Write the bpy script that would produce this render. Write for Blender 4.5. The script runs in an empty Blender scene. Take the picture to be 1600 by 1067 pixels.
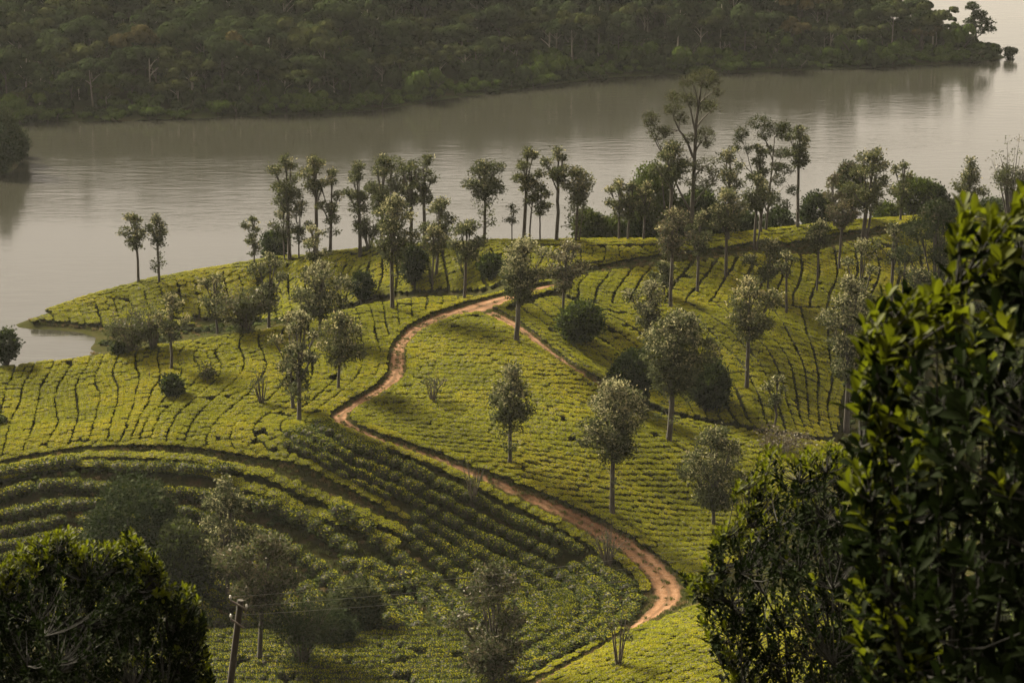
import bpy, math, random
import numpy as np

# ---------------------------------------------------------------- camera, sky, sun, exposure
S = bpy.context.scene
COL = S.collection
cam_d = bpy.data.cameras.new('camera')
cam = bpy.data.objects.new('camera', cam_d)
COL.objects.link(cam)
cam.location = (0, 0, 90)
cam.rotation_euler = (math.radians(90 - 14.4), 0, 0)
cam_d.sensor_width = 36.0
cam_d.lens = 36.0 * 4115.0 / 1600.0
cam_d.clip_start = 0.5
cam_d.clip_end = 6000
cam_d.dof.use_dof = True
cam_d.dof.focus_distance = 285.0
cam_d.dof.aperture_fstop = 9.0
S.camera = cam

SUN_EL, SUN_AZ = 37.0, -46.0          # azimuth clockwise from the viewing direction: the sun stands to the left, a little behind the hill
W = bpy.data.worlds.new('World')
S.world = W
W.use_nodes = True
wn = W.node_tree.nodes; wl = W.node_tree.links
bg = wn['Background']
sky = wn.new('ShaderNodeTexSky')
sky.sky_type = 'NISHITA'
sky.sun_disc = False
sky.sun_elevation = math.radians(SUN_EL)
sky.sun_rotation = math.radians(SUN_AZ)
sky.air_density = 1.0; sky.dust_density = 4.0; sky.ozone_density = 1.0; sky.altitude = 1500
mx = wn.new('ShaderNodeMix'); mx.data_type = 'RGBA'
mx.inputs[0].default_value = 0.78      # thin cloud sheet over most of the sky
mx.inputs[7].default_value = (6.9, 5.6, 4.0, 1)
wl.new(sky.outputs[0], mx.inputs[6])
wl.new(mx.outputs[2], bg.inputs[0])
bg.inputs[1].default_value = 0.043

sun_d = bpy.data.lights.new('sun', 'SUN')
sun_d.energy = 5.0
sun_d.angle = math.radians(14)
sun_d.color = (1.0, 0.89, 0.64)
sun = bpy.data.objects.new('sun', sun_d)
COL.objects.link(sun)
_el, _az = math.radians(SUN_EL), math.radians(SUN_AZ)
_v = (math.sin(_az) * math.cos(_el), math.cos(_az) * math.cos(_el), math.sin(_el))
from mathutils import Vector
sun.rotation_euler = Vector(_v).to_track_quat('Z', 'Y').to_euler()
sun.location = (0, 200, 200)

S.view_settings.view_transform = 'Standard'
S.view_settings.look = 'None'
S.view_settings.gamma = 1.0
S.view_settings.use_curve_mapping = False
S.view_settings.exposure = 2.28
S.cycles.max_bounces = 6
S.cycles.transparent_max_bounces = 8
S.cycles.volume_bounces = 0
# ---------------------------------------------------------------- camera model and terrain shape
CAM = np.array([0.0, 0.0, 90.0])
F_PX = 4115.0                       # focal length in photograph pixels (1600 wide)
PITCH = math.radians(14.4)          # camera looks down by this much
CP, SP = math.cos(PITCH), math.sin(PITCH)

def ray_dir(px, py):
    """world direction of a photograph pixel, scaled so that its horizontal y component is 1"""
    u = (np.asarray(px, float) - 800.0) / F_PX
    v = (533.5 - np.asarray(py, float)) / F_PX
    dy = CP + v * SP
    dz = -SP + v * CP
    return u / dy, dz / dy

def at_height(px, py, z):
    sx, sz = ray_dir(px, py)
    y = (z - CAM[2]) / sz
    return np.array([sx * y, y, z])

def project(p):
    p = np.asarray(p, float) - CAM
    yy = p[..., 1] * CP - p[..., 2] * SP
    vv = p[..., 1] * SP + p[..., 2] * CP
    return 800 + F_PX * p[..., 0] / yy, 533.5 - F_PX * vv / yy

# (photo x, photo y, height above the lake)
CTRL = [
 # silhouette of the back ridge and spit, left to right
 (30,498,.2),(100,474,1.6),(200,443,3.6),(330,417,5.2),(450,400,7.8),(560,388,10.8),(660,380,13.2),(760,375,15.6),
 (900,373,17.2),(1060,372,17.4),(1150,363,17.0),(1250,351,16.4),(1350,341,15.8),(1450,334,15.2),(1600,330,13),
 # front of the spit down to the cove
 (70,508,.3),(150,541,.1),(110,490,1.1),(200,500,.9),(200,470,1.9),(260,505,1.0),(330,470,2.2),(300,515,.8),(390,500,1.6),
 (450,470,4.0),(420,440,5.0),(450,430,6.0),(560,448,7.8),(500,475,5.5),(560,420,9.0),
 (640,442,10.2),(700,446,11.2),(760,447,12.4),(650,415,11.4),(720,410,13.4),(800,420,14.6),
 # front hill: its far edge
 (0,570,11.2),(80,562,11.8),(160,552,12.4),(240,538,13.2),(320,525,14),(420,512,14.8),(480,497,15),(540,480,15),(600,468,14.9),(660,460,14.7),(760,459,14.6),
 # left field of the front hill
 (0,610,10.6),(100,600,11.2),(200,590,11.9),(300,580,12.6),(400,560,13.7),(500,530,14.6),(0,670,9.6),(120,650,10.4),(250,630,11.4),(400,620,12.3),
 (520,590,13.4),(0,715,9),(120,705,9.9),(250,695,10.8),(400,690,11.2),(350,660,11.3),(500,650,12),(480,725,10.4),
 # centre field and the track
 (620,580,13.5),(610,545,14),(720,490,14.9),(800,465,15.2),(860,447,15.4),(530,660,12),(590,620,12.9),(650,520,14.5),
 (700,560,13.9),(780,520,14.8),(720,640,12.2),(800,600,13),(860,560,13.6),(900,640,11.4),(800,700,10.7),(660,710,10.5),(780,760,8.6),(880,805,6.8),
 (900,720,9.8),(960,660,10.4),(1000,750,7.6),(1000,690,9.2),(960,860,4.8),(1040,930,2.8),(1060,860,4.0),(1080,800,5.0),(1100,720,7.0),(930,600,12.2),(1200,690,5.6),(1290,690,3.4),
 # right slope
 (840,500,14.6),(900,560,12.6),(960,640,9.8),(930,415,15.6),(920,470,14.4),(960,440,14.9),(1000,600,9.6),(1060,560,10.6),(1000,520,13.0),(1060,470,13.6),
 (1250,450,12.0),(1150,450,13.4),(1150,530,11.6),(1250,530,10.2),(1250,600,7.4),(1150,620,8.6),(1250,405,13.8),(1350,400,13.5),(1420,372,14.4),(1400,430,11.5),(1350,500,9.6),(1350,570,6.8),(1450,500,8.6),(1350,650,3.8),
 (1400,610,4.6),(1500,600,5.2),(1600,560,6),(1400,690,3.4),(1500,690,3.6),(1600,680,4),(1700,620,4.5),(1600,420,11),(1500,420,11.2),(1100,650,6.9),(1040,650,8.0),
 # hollow below the front hill
 (0,740,8.2),(150,725,9.3),(300,735,9.3),(400,760,8.2),(0,800,5.8),(120,790,6.4),(250,790,6.5),(380,800,6.1),(300,850,3.9),(100,850,3.9),(0,870,3.2),(200,900,2.4),(480,800,6.4),(560,780,7.8),(640,790,7.2),(500,870,3.3),
 (620,860,4.0),(740,840,4.6),(820,880,3.0),(700,930,1.4),(560,940,1.1),(850,960,1.5),(930,950,1.8),(930,890,3.0),(500,1000,1.0),(350,960,1.1),(200,940,1.2),(0,960,1.0),
 (700,1020,1.4),(600,1045,1.8),(400,1060,2.2),(100,1060,2.0),(820,1040,1.9),(900,1000,1.7),(1000,970,2.3),
 # near bank
 (940,1030,4.0),(1010,1000,4.4),(1080,960,4.6),(900,1066,4.0),(1020,1050,5.0),(1150,930,4.6),(1150,1050,5.6),(1300,900,4.0),(1300,800,3.2),(1200,780,4.2),(1450,800,3.2),(1600,760,3.5),(1600,900,4.2),
]
# (world x, world y, height): the hidden backs of the ridges, the shore, the lake bed and the ground out of frame
WORLD = [
 (-85,380,-2),(-75,398,-2.5),(-58,402,-2.5),(-40,405,-3),(-20,402,-3),(0,398,-2.5),(20,396,-3),(45,398,-3),(70,408,-3),(100,415,-3),(130,420,-2),
 (-73,366,-1.2),(-73,358,-1.5),(-80,366,-2.2),(-76,372,-2),(-90,366,-3),
 (-66,352,-1.2),(-60,330,-1),(-58,337,-.8),(-70,318,-.5),(-62,316,1.2),(-52,340,.5),(-46,339,.9),(-40,333,1.8),(-48,346,.5),(-40,345,1.0),(-30,330,3.5),(-20,332,5.5),(-10,330,8.5),(-48,322,3),(-36,318,6.5),(-60,309,5),
 (-110,360,-3),(-120,330,-2.5),(-95,310,-1.5),(-110,290,5),(-110,255,6),(-110,230,5),(-75,400,-3.5),(-100,420,-4),(0,440,-6),(100,450,-6),(-60,440,-6),(160,450,-6),
 (160,400,4),(170,330,4),(160,280,4),(150,230,6),(-60,200,2),(0,200,2),(60,200,4),(120,200,6),(-110,200,4),(-60,170,0),(0,170,0),(60,170,0),(120,170,2),(-120,170,0),
]
# the surveyed skylines are those of the hedges: the soil lies a hedge lower
CREST = [(a, b + 8, c) for a, b, c in CTRL[:15]]
CREST = [tuple(np.array(CREST[i]) * (1 - t) + np.array(CREST[i + 1]) * t) for i in range(14) for t in (0, .25, .5, .75)] + [CREST[14]]
CTRL = CREST + [(a, b + 8, c) if 35 < i < 47 else (a, b, c) for i, (a, b, c) in list(enumerate(CTRL))[15:]]
_P = [at_height(a, b, c) for a, b, c in CTRL] + [np.array(w, float) for w in WORLD]
for a, b, c in CREST:           # just behind the crest the ground drops away to the lake
    p = at_height(a, b, c); sx, sz = ray_dir(a, b)
    for d, f in ((5, .30), (11, .40), (19, .48)):
        _P.append(np.array([p[0] + sx * d, p[1] + d, max(p[2] - f * d, -2.5)]))
_P = np.array(_P)

def _tps(r2):
    return np.where(r2 > 1e-9, r2 * np.log(np.maximum(r2, 1e-9)), 0.0)

def _fit(P, lam):
    n = len(P)
    X = P[:, :2] / 100.0
    r2 = ((X[:, None] - X[None]) ** 2).sum(-1)
    A = np.zeros((n + 3, n + 3))
    A[:n, :n] = _tps(r2) + lam * np.eye(n)
    A[:n, n] = 1; A[:n, n + 1:] = X
    A[n, :n] = 1; A[n + 1:, :n] = X.T
    b = np.zeros(n + 3); b[:n] = P[:, 2]
    return X, np.linalg.solve(A, b)

_TX, _TW = _fit(_P, 0.0004)

def _rbf(x, y):
    x = np.asarray(x, float); y = np.asarray(y, float)
    sh = x.shape
    q = np.stack([x.ravel(), y.ravel()], -1) / 100.0
    out = np.empty(len(q))
    n = len(_TX)
    for i in range(0, len(q), 20000):
        c = q[i:i + 20000]
        r2 = ((c[:, None] - _TX[None]) ** 2).sum(-1)
        out[i:i + 20000] = _tps(r2) @ _TW[:n] + _TW[n] + c @ _TW[n + 1:]
    return out.reshape(sh)

GX0, GX1, GY0, GY1, GS = -200.0, 240.0, 150.0, 520.0, 1.0
_gx = np.arange(GX0, GX1 + .5, GS); _gy = np.arange(GY0, GY1 + .5, GS)
_GXX, _GYY = np.meshgrid(_gx, _gy)
# beyond the surveyed window the ground is held at the value of the window's edge, sinking under the lake
_cx = np.clip(_GXX, -118, 165); _cy = np.clip(_GYY, 172, 445)
_GZ = np.clip(_rbf(_cx, _cy), -7, 22)
_GZ = np.where(_GYY > 445, -7.0, _GZ)

def noise2(x, y, seed=0):
    """cheap smooth value noise in -1..1"""
    x = np.asarray(x, float); y = np.asarray(y, float)
    xi = np.floor(x).astype(np.int64); yi = np.floor(y).astype(np.int64)
    fx = x - xi; fy = y - yi
    fx = fx * fx * (3 - 2 * fx); fy = fy * fy * (3 - 2 * fy)
    def h(a, b):
        n = (a * 374761393 + b * 668265263 + seed * 974634777) & 0x7fffffff
        n = ((n ^ (n >> 13)) * 1274126177) & 0x7fffffff
        n = n ^ (n >> 16)
        return (n & 0xffff) / 32767.5 - 1
    return ((h(xi, yi) * (1 - fx) + h(xi + 1, yi) * fx) * (1 - fy) + (h(xi, yi + 1) * (1 - fx) + h(xi + 1, yi + 1) * fx) * fy)

def ground(x, y):
    x = np.asarray(x, float); y = np.asarray(y, float)
    fx = np.clip((x - GX0) / GS, 0, len(_gx) - 1.001); fy = np.clip((y - GY0) / GS, 0, len(_gy) - 1.001)
    i = fx.astype(int); j = fy.astype(int); a = fx - i; b = fy - j
    z = (_GZ[j, i] * (1 - a) + _GZ[j, i + 1] * a) * (1 - b) + (_GZ[j + 1, i] * (1 - a) + _GZ[j + 1, i + 1] * a) * b
    hill = 88.25 - 0.475 * y + 0.0 * x      # the slope the camera stands on
    d = hill - z
    z = np.where(d > 4, hill, np.where(d < -4, z, z + (d + 4) ** 2 / 16))
    return z

def hit(px, py, y0=190.0, y1=470.0, n=1120):
    """first point of the ground seen at a photograph pixel (arrays allowed); water counts as ground at height 0"""
    px = np.atleast_1d(np.asarray(px, float)); py = np.atleast_1d(np.asarray(py, float))
    sx, sz = ray_dir(px, py)
    ys = np.linspace(y0, y1, n)
    zz = CAM[2] + sz[:, None] * ys[None]
    g = np.maximum(ground(sx[:, None] * ys[None], np.broadcast_to(ys, zz.shape)), 0.0)
    below = zz <= g
    k = np.where(below.any(1), below.argmax(1), n - 1)
    k0 = np.maximum(k - 1, 0)
    idx = np.arange(len(px))
    d0 = zz[idx, k0] - g[idx, k0]; d1 = zz[idx, k] - g[idx, k]
    t = np.clip(np.where(d0 - d1 > 1e-9, d0 / np.maximum(d0 - d1, 1e-9), 0), 0, 1)
    y = ys[k0] + (ys[k] - ys[k0]) * t
    x = sx * y
    return np.stack([x, y, ground(x, y)], -1)
# ---------------------------------------------------------------- helpers
RNG = np.random.default_rng(11)

def link(o, parent=None):
    COL.objects.link(o)
    if parent is not None:
        o.parent = parent
    return o

def tag(o, label=None, cat=None, group=None, kind=None):
    for k, v in (('label', label), ('category', cat), ('group', group), ('kind', kind)):
        if v:
            o[k] = v
    return o

def empty(name, loc, rz=0.0):
    o = bpy.data.objects.new(name, None)
    o.empty_display_size = 0.3
    o.location = loc
    o.rotation_euler = (0, 0, rz)
    return link(o)

class Geo:
    """collects vertices and quads / triangles with a material slot each"""
    def __init__(self):
        self.v, self.f, self.m, self.n = [], [], [], 0
    def add(self, v, f, m=0):
        v = np.asarray(v, np.float32).reshape(-1, 3); f = np.asarray(f, np.int64)
        if not len(v) or not len(f):
            return
        self.v.append(v); self.f.append(f + self.n); self.n += len(v)
        self.m.append(np.broadcast_to(np.asarray(m, np.int32), (len(f),)))
    def mesh(self, name, mats, smooth=False):
        me = bpy.data.meshes.new(name)
        V = np.concatenate(self.v)
        me.vertices.add(len(V)); me.vertices.foreach_set('co', V.ravel())
        loops = np.concatenate([f.ravel() for f in self.f])
        tot = np.concatenate([np.full(len(f), f.shape[1]) for f in self.f])
        me.loops.add(len(loops)); me.loops.foreach_set('vertex_index', loops.astype(np.int32))
        me.polygons.add(len(tot))
        st = np.concatenate([[0], np.cumsum(tot)[:-1]]).astype(np.int32)
        me.polygons.foreach_set('loop_start', st)
        try:
            me.polygons.foreach_set('loop_total', tot.astype(np.int32))
        except Exception:
            pass
        for m in mats:
            me.materials.append(m)
        me.polygons.foreach_set('material_index', np.concatenate(self.m).astype(np.int32))
        if smooth:
            me.polygons.foreach_set('use_smooth', np.ones(len(tot), bool))
        me.update(calc_edges=True)
        return me
    def build(self, name, mats, parent=None, smooth=False):
        return link(bpy.data.objects.new(name, self.mesh(name, mats, smooth)), parent)

def tube(g, pts, rad, sides=6, m=0, cap=False):
    pts = np.asarray(pts, float); n = len(pts)
    rad = np.broadcast_to(np.asarray(rad, float), (n,))
    t = np.gradient(pts, axis=0); t /= np.linalg.norm(t, axis=1, keepdims=True) + 1e-9
    ref = np.where(np.abs(t[:, 2:3]) > .9, np.array([[1., 0, 0]]), np.array([[0, 0, 1.]]))
    u = np.cross(t, ref); u /= np.linalg.norm(u, axis=1, keepdims=True) + 1e-9
    w = np.cross(t, u)
    a = np.arange(sides) * 2 * math.pi / sides
    ring = u[:, None] * np.cos(a)[None, :, None] + w[:, None] * np.sin(a)[None, :, None]
    v = pts[:, None] + ring * rad[:, None, None]
    i, j = np.meshgrid(np.arange(n - 1), np.arange(sides), indexing='ij')
    k = (j + 1) % sides
    f = np.stack([i * sides + j, i * sides + k, (i + 1) * sides + k, (i + 1) * sides + j], -1).reshape(-1, 4)
    g.add(v.reshape(-1, 3), f, m)
    if cap:
        c = np.arange(1, sides - 1)
        g.add(v[-1], np.stack([np.zeros_like(c), c, c + 1], -1), m)

def unit(v):
    return v / (np.linalg.norm(v, axis=-1, keepdims=True) + 1e-9)

def blades(g, c, d, length, width, rng, m=0, up=0.0, face=None):
    """one pointed four-cornered leaf blade per centre, axis D, random roll; UP > 0 turns the flat side towards the sky"""
    n = len(c)
    d = unit(np.asarray(d, float))
    r = rng.normal(size=(n, 3)); r[:, 2] *= (1 - up)
    if face is not None:
        d = unit(np.cross(face, r)); s = unit(np.cross(face + .45 * rng.normal(size=(n, 3)), d))
    elif up > 0:
        s = unit(np.cross(d, np.array([0, 0, 1.0])) + 1e-4 + .5 * (1 - up) * r)
    else:
        s = unit(np.cross(d, r))
    L = (np.asarray(length) * np.ones(n))[:, None]; Wd = (np.asarray(width) * np.ones(n))[:, None]
    v = np.stack([c - d * L * .5, c + s * Wd * .5 + d * L * .05, c + d * L * .5, c - s * Wd * .5 + d * L * .05], 1)
    f = np.arange(4 * n).reshape(n, 4)
    g.add(v.reshape(-1, 3), f, m)

def in_poly(px, py, poly):
    poly = np.asarray(poly, float); x, y = np.asarray(px), np.asarray(py)
    inside = np.zeros(x.shape, bool)
    for (x1, y1), (x2, y2) in zip(poly, np.roll(poly, -1, 0)):
        c = (y1 > y) != (y2 > y)
        inside ^= c & (x < (x2 - x1) * (y - y1) / ((y2 - y1) if y2 != y1 else 1e-9) + x1)
    return inside

def resample(p, step):
    p = np.asarray(p, float)
    d = np.concatenate([[0], np.cumsum(np.linalg.norm(np.diff(p[:, :2], axis=0), axis=1))])
    n = max(2, int(d[-1] / step) + 1)
    t = np.linspace(0, d[-1], n)
    return np.stack([np.interp(t, d, p[:, k]) for k in range(p.shape[1])], -1)

def smooth_line(p, it=2):
    p = np.asarray(p, float)
    for _ in range(it):       # corner cutting
        q = np.empty((2 * len(p), p.shape[1]))
        q[0] = p[0]; q[-1] = p[-1]
        q[1:-1:2] = p[:-1] * .75 + p[1:] * .25
        q[2:-1:2] = p[:-1] * .25 + p[1:] * .75
        p = q
    return p

def line_dist(x, y, line):
    """distance to a world polyline and the index of its nearest vertex"""
    best = np.full(x.shape, 1e9); idx = np.zeros(x.shape, int)
    for i, q in enumerate(line):
        d = np.hypot(x - q[0], y - q[1])
        k = d < best
        best[k] = d[k]; idx[k] = i
    return best, idx

def on_ground(px, py):
    """world point of a photograph pixel on the hill (moves down the picture where the pixel looks over the crest)"""
    for k in range(0, 60, 2):
        p = hit([px], [py + k], n=2400)[0]
        if p[2] > 0.12:
            return p
    return p

# ---------------------------------------------------------------- materials
def new_mat(name):
    m = bpy.data.materials.new(name); m.use_nodes = True
    nt = m.node_tree
    b = nt.nodes['Principled BSDF']
    return m, nt.nodes, nt.links, b

def ramp(n, stops):
    r = n.new('ShaderNodeValToRGB')
    e = r.color_ramp.elements
    while len(e) < len(stops):
        e.new(0.5)
    for q, (p, c) in zip(e, stops):
        q.position = p; q.color = (*c, 1)
    return r

def noise_node(n, l, scale, detail=4, coord='Object', rough=.55, stretch=None):
    t = n.new('ShaderNodeTexCoord'); x = n.new('ShaderNodeTexNoise')
    x.inputs['Scale'].default_value = scale; x.inputs['Detail'].default_value = detail; x.inputs['Roughness'].default_value = rough
    if stretch:
        mp = n.new('ShaderNodeMapping'); mp.inputs['Scale'].default_value = stretch
        l.new(t.outputs[coord], mp.inputs[0]); l.new(mp.outputs[0], x.inputs['Vector'])
    else:
        l.new(t.outputs[coord], x.inputs['Vector'])
    return x

def leaf_mat(name, col, var=.25, trans=.35, rough=.5, spec=.3, tint=None, patch=0.0):
    """leaf: diffuse, translucent and a little gloss; each blade and each plant differs a little in colour"""
    m, n, l, b = new_mat(name)
    out = n['Material Output']
    geo = n.new('ShaderNodeNewGeometry'); oi = n.new('ShaderNodeObjectInfo')
    add = n.new('ShaderNodeMath'); add.operation = 'MULTIPLY_ADD'
    l.new(oi.outputs['Random'], add.inputs[0]); add.inputs[1].default_value = .5
    half = n.new('ShaderNodeMath'); half.operation = 'MULTIPLY'; half.inputs[1].default_value = .5
    l.new(geo.outputs['Random Per Island'], half.inputs[0]); l.new(half.outputs[0], add.inputs[2])
    c = np.array(col); t = np.array(tint) if tint is not None else c * np.array([1.25, 1.1, .9])
    r = ramp(n, [(0, tuple(c * (1 - var))), (.5, tuple(c)), (1, tuple(np.clip(c * (1 - var * .4) + (t - c) * .9 + c * var * .6, 0, 1)))])
    l.new(add.outputs[0], r.inputs[0])
    if patch:      # whole patches of the field are fresher or older
        nz = n.new('ShaderNodeTexNoise'); nz.inputs['Scale'].default_value = .11; nz.inputs['Detail'].default_value = 3
        l.new(oi.outputs['Location'], nz.inputs['Vector'])
        pr = n.new('ShaderNodeMapRange'); pr.inputs[1].default_value = .35; pr.inputs[2].default_value = .65; pr.inputs[3].default_value = -patch; pr.inputs[4].default_value = patch
        l.new(nz.outputs[0], pr.inputs[0])
        ad = n.new('ShaderNodeMath'); ad.operation = 'ADD'
        l.new(add.outputs[0], ad.inputs[0]); l.new(pr.outputs[0], ad.inputs[1]); l.new(ad.outputs[0], r.inputs[0])
    l.new(r.outputs[0], b.inputs['Base Color'])
    b.inputs['Roughness'].default_value = rough
    b.inputs['Specular IOR Level'].default_value = spec
    tr = n.new('ShaderNodeBsdfTranslucent')
    l.new(r.outputs[0], tr.inputs[0])
    mixs = n.new('ShaderNodeMixShader'); mixs.inputs[0].default_value = trans
    l.new(b.outputs[0], mixs.inputs[1]); l.new(tr.outputs[0], mixs.inputs[2])
    l.new(mixs.outputs[0], out.inputs[0])
    return m

def bark_mat(name, a, b_, scale=3):
    m, n, l, b = new_mat(name)
    x = noise_node(n, l, scale, 5, stretch=(1, 1, .25))
    r = ramp(n, [(.3, a), (.7, b_)])
    l.new(x.outputs[0], r.inputs[0]); l.new(r.outputs[0], b.inputs['Base Color'])
    b.inputs['Roughness'].default_value = .9
    bp = n.new('ShaderNodeBump'); bp.inputs['Strength'].default_value = .5; bp.inputs['Distance'].default_value = .03
    l.new(x.outputs[0], bp.inputs['Height']); l.new(bp.outputs[0], b.inputs['Normal'])
    return m

M = {}
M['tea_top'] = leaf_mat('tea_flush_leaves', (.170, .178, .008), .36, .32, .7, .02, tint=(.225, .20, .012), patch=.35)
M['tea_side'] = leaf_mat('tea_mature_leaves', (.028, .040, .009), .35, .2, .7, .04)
M['tea_core'] = bark_mat('tea_twigs', (.012, .012, .008), (.03, .024, .016), 9)
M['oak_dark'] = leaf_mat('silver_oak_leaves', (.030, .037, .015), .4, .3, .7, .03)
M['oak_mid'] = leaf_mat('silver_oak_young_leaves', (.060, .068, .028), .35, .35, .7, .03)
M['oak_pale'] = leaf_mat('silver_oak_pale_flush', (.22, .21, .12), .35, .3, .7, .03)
M['oak_brown'] = leaf_mat('dry_leaves', (.072, .062, .038), .35, .3, .6, .3)
M['ever_dark'] = leaf_mat('evergreen_leaves', (.016, .025, .007), .4, .2, .7, .03)
M['ever_green'] = leaf_mat('bright_evergreen_leaves', (.040, .056, .009), .35, .3, .7, .03)
M['euc'] = leaf_mat('eucalyptus_leaves', (.034, .034, .016), .35, .25, .7, .03)
M['bark'] = bark_mat('grey_brown_bark', (.016, .013, .010), (.042, .034, .027))
M['bark_pale'] = bark_mat('pale_bark', (.12, .105, .088), (.22, .2, .17))
M['twig'] = bark_mat('dry_twigs', (.024, .018, .014), (.06, .047, .035), 5)
M['far_a'] = leaf_mat('far_forest_leaves', (.020, .029, .012), .35, .2, .8, .0)
M['far_b'] = leaf_mat('far_forest_olive_leaves', (.030, .037, .014), .35, .2, .8, .0)
M['far_c'] = leaf_mat('far_forest_rusty_leaves', (.046, .041, .018), .35, .2, .8, .0)
M['fg_leaf'] = leaf_mat('shrub_mature_shaded_leaf', (.0055, .0092, .0022), .4, .25, .7, .02)  # darkened to carry the foreground shade; brighter young leaves carry the sunlit rim
M['fg_young_lit'] = leaf_mat('shrub_young_lit_leaf', (.055, .066, .003), .35, .55, .55, .08)
M['fg_stem'] = bark_mat('shrub_stems', (.0015, .0013, .001), (.005, .004, .003), 12)
# ---------------------------------------------------------------- setting: ground, lake, tracks
def grid_mesh(name, X, Y, Z, mat):
    g = Geo()
    ny, nx = X.shape
    j, i = np.meshgrid(np.arange(ny - 1), np.arange(nx - 1), indexing='ij')
    f = np.stack([j * nx + i, j * nx + i + 1, (j + 1) * nx + i + 1, (j + 1) * nx + i], -1).reshape(-1, 4)
    g.add(np.stack([X, Y, Z], -1), f)
    return g.build(name, [mat], smooth=True)

def soil_mat():
    m, n, l, b = new_mat('hill_soil')
    x = noise_node(n, l, .35, 6); y = noise_node(n, l, 3.0, 5)
    r = ramp(n, [(.34, (.015, .018, .006)), (.54, (.024, .024, .009)), (.66, (.046, .032, .018)), (.84, (.072, .046, .028))])
    mixn = n.new('ShaderNodeMix'); mixn.data_type = 'FLOAT'; mixn.inputs[0].default_value = .5
    l.new(x.outputs[0], mixn.inputs[2]); l.new(y.outputs[0], mixn.inputs[3])
    l.new(mixn.outputs[0], r.inputs[0]); l.new(r.outputs[0], b.inputs['Base Color'])
    b.inputs['Roughness'].default_value = 1.0; b.inputs['Specular IOR Level'].default_value = .0
    bp = n.new('ShaderNodeBump'); bp.inputs['Strength'].default_value = .8; bp.inputs['Distance'].default_value = .15
    l.new(y.outputs[0], bp.inputs['Height']); l.new(bp.outputs[0], b.inputs['Normal'])
    return m
M['soil'] = soil_mat()

def track_mat():
    m, n, l, b = new_mat('red_dirt')
    x = noise_node(n, l, .9, 6); y = noise_node(n, l, 6.0, 6)
    mixn = n.new('ShaderNodeMix'); mixn.data_type = 'FLOAT'; mixn.inputs[0].default_value = .45
    l.new(x.outputs[0], mixn.inputs[2]); l.new(y.outputs[0], mixn.inputs[3])
    r = ramp(n, [(.22, (.030, .026, .012)), (.36, (.070, .044, .025)), (.5, (.085, .043, .022)), (.62, (.128, .069, .038)), (.8, (.18, .112, .072))])
    # two trodden wheel lines, weeds and loose soil between and beside them
    at = n.new('ShaderNodeAttribute'); at.attribute_name = 'across'
    ab = n.new('ShaderNodeMath'); ab.operation = 'ABSOLUTE'; l.new(at.outputs['Fac'], ab.inputs[0])
    wv = ramp(n, [(.0, (.28, .28, .28)), (.26, (.9, .9, .9)), (.52, (.95, .95, .95)), (.80, (.42, .42, .42)), (1, (.10, .10, .10))])
    l.new(ab.outputs[0], wv.inputs[0])
    sm = n.new('ShaderNodeMath'); sm.operation = 'MULTIPLY_ADD'; l.new(wv.outputs[0], sm.inputs[0]); sm.inputs[1].default_value = .34
    of = n.new('ShaderNodeMath'); of.operation = 'SUBTRACT'; l.new(mixn.outputs[0], of.inputs[0]); of.inputs[1].default_value = .20
    l.new(of.outputs[0], sm.inputs[2]); l.new(sm.outputs[0], r.inputs[0]); l.new(r.outputs[0], b.inputs['Base Color'])
    b.inputs['Roughness'].default_value = 1.0; b.inputs['Specular IOR Level'].default_value = .1
    bp = n.new('ShaderNodeBump'); bp.inputs['Strength'].default_value = .9; bp.inputs['Distance'].default_value = .12
    l.new(y.outputs[0], bp.inputs['Height']); l.new(bp.outputs[0], b.inputs['Normal'])
    return m
M['dirt'] = track_mat()

gx = np.concatenate([np.arange(-200, -110, 6.0), np.arange(-110, 130, 1.0), np.arange(130, 236, 6.0)])
gy = np.concatenate([np.arange(-60, 190, 6.0), np.arange(190, 400, 1.0), np.arange(400, 516, 5.0)])
X, Y = np.meshgrid(gx, gy)
Z = ground(X, Y) + .06 * noise2(X * .8, Y * .8, 3) + .10 * noise2(X * .3, Y * .3, 4)
tag(grid_mesh('hill_ground', X, Y, Z, M['soil']), kind='structure')

def water_mat():
    m, n, l, b = new_mat('lake_water')
    b.inputs['Base Color'].default_value = (.018, .018, .014, 1)
    b.inputs['Roughness'].default_value = .10
    b.inputs['IOR'].default_value = 1.33
    a = noise_node(n, l, .55, 4, stretch=(.35, 1, 1), rough=.6)
    c = noise_node(n, l, .028, 3, stretch=(.4, 1, 1))
    mul = n.new('ShaderNodeMath'); mul.operation = 'MULTIPLY'
    mr = n.new('ShaderNodeMapRange'); mr.inputs[1].default_value = .35; mr.inputs[2].default_value = .7; mr.inputs[3].default_value = .12; mr.inputs[4].default_value = 1.5
    l.new(c.outputs[0], mr.inputs[0]); l.new(a.outputs[0], mul.inputs[0]); l.new(mr.outputs[0], mul.inputs[1])
    bp = n.new('ShaderNodeBump'); bp.inputs['Strength'].default_value = .34; bp.inputs['Distance'].default_value = .22
    l.new(mul.outputs[0], bp.inputs['Height']); l.new(bp.outputs[0], b.inputs['Normal'])
    return m
g = Geo()
g.add([(-1500, -500, 0), (1500, -500, 0), (1500, 2000, 0), (-1500, 2000, 0)], [[0, 1, 2, 3]])
tag(g.build('lake', [water_mat()]), kind='structure')

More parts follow.
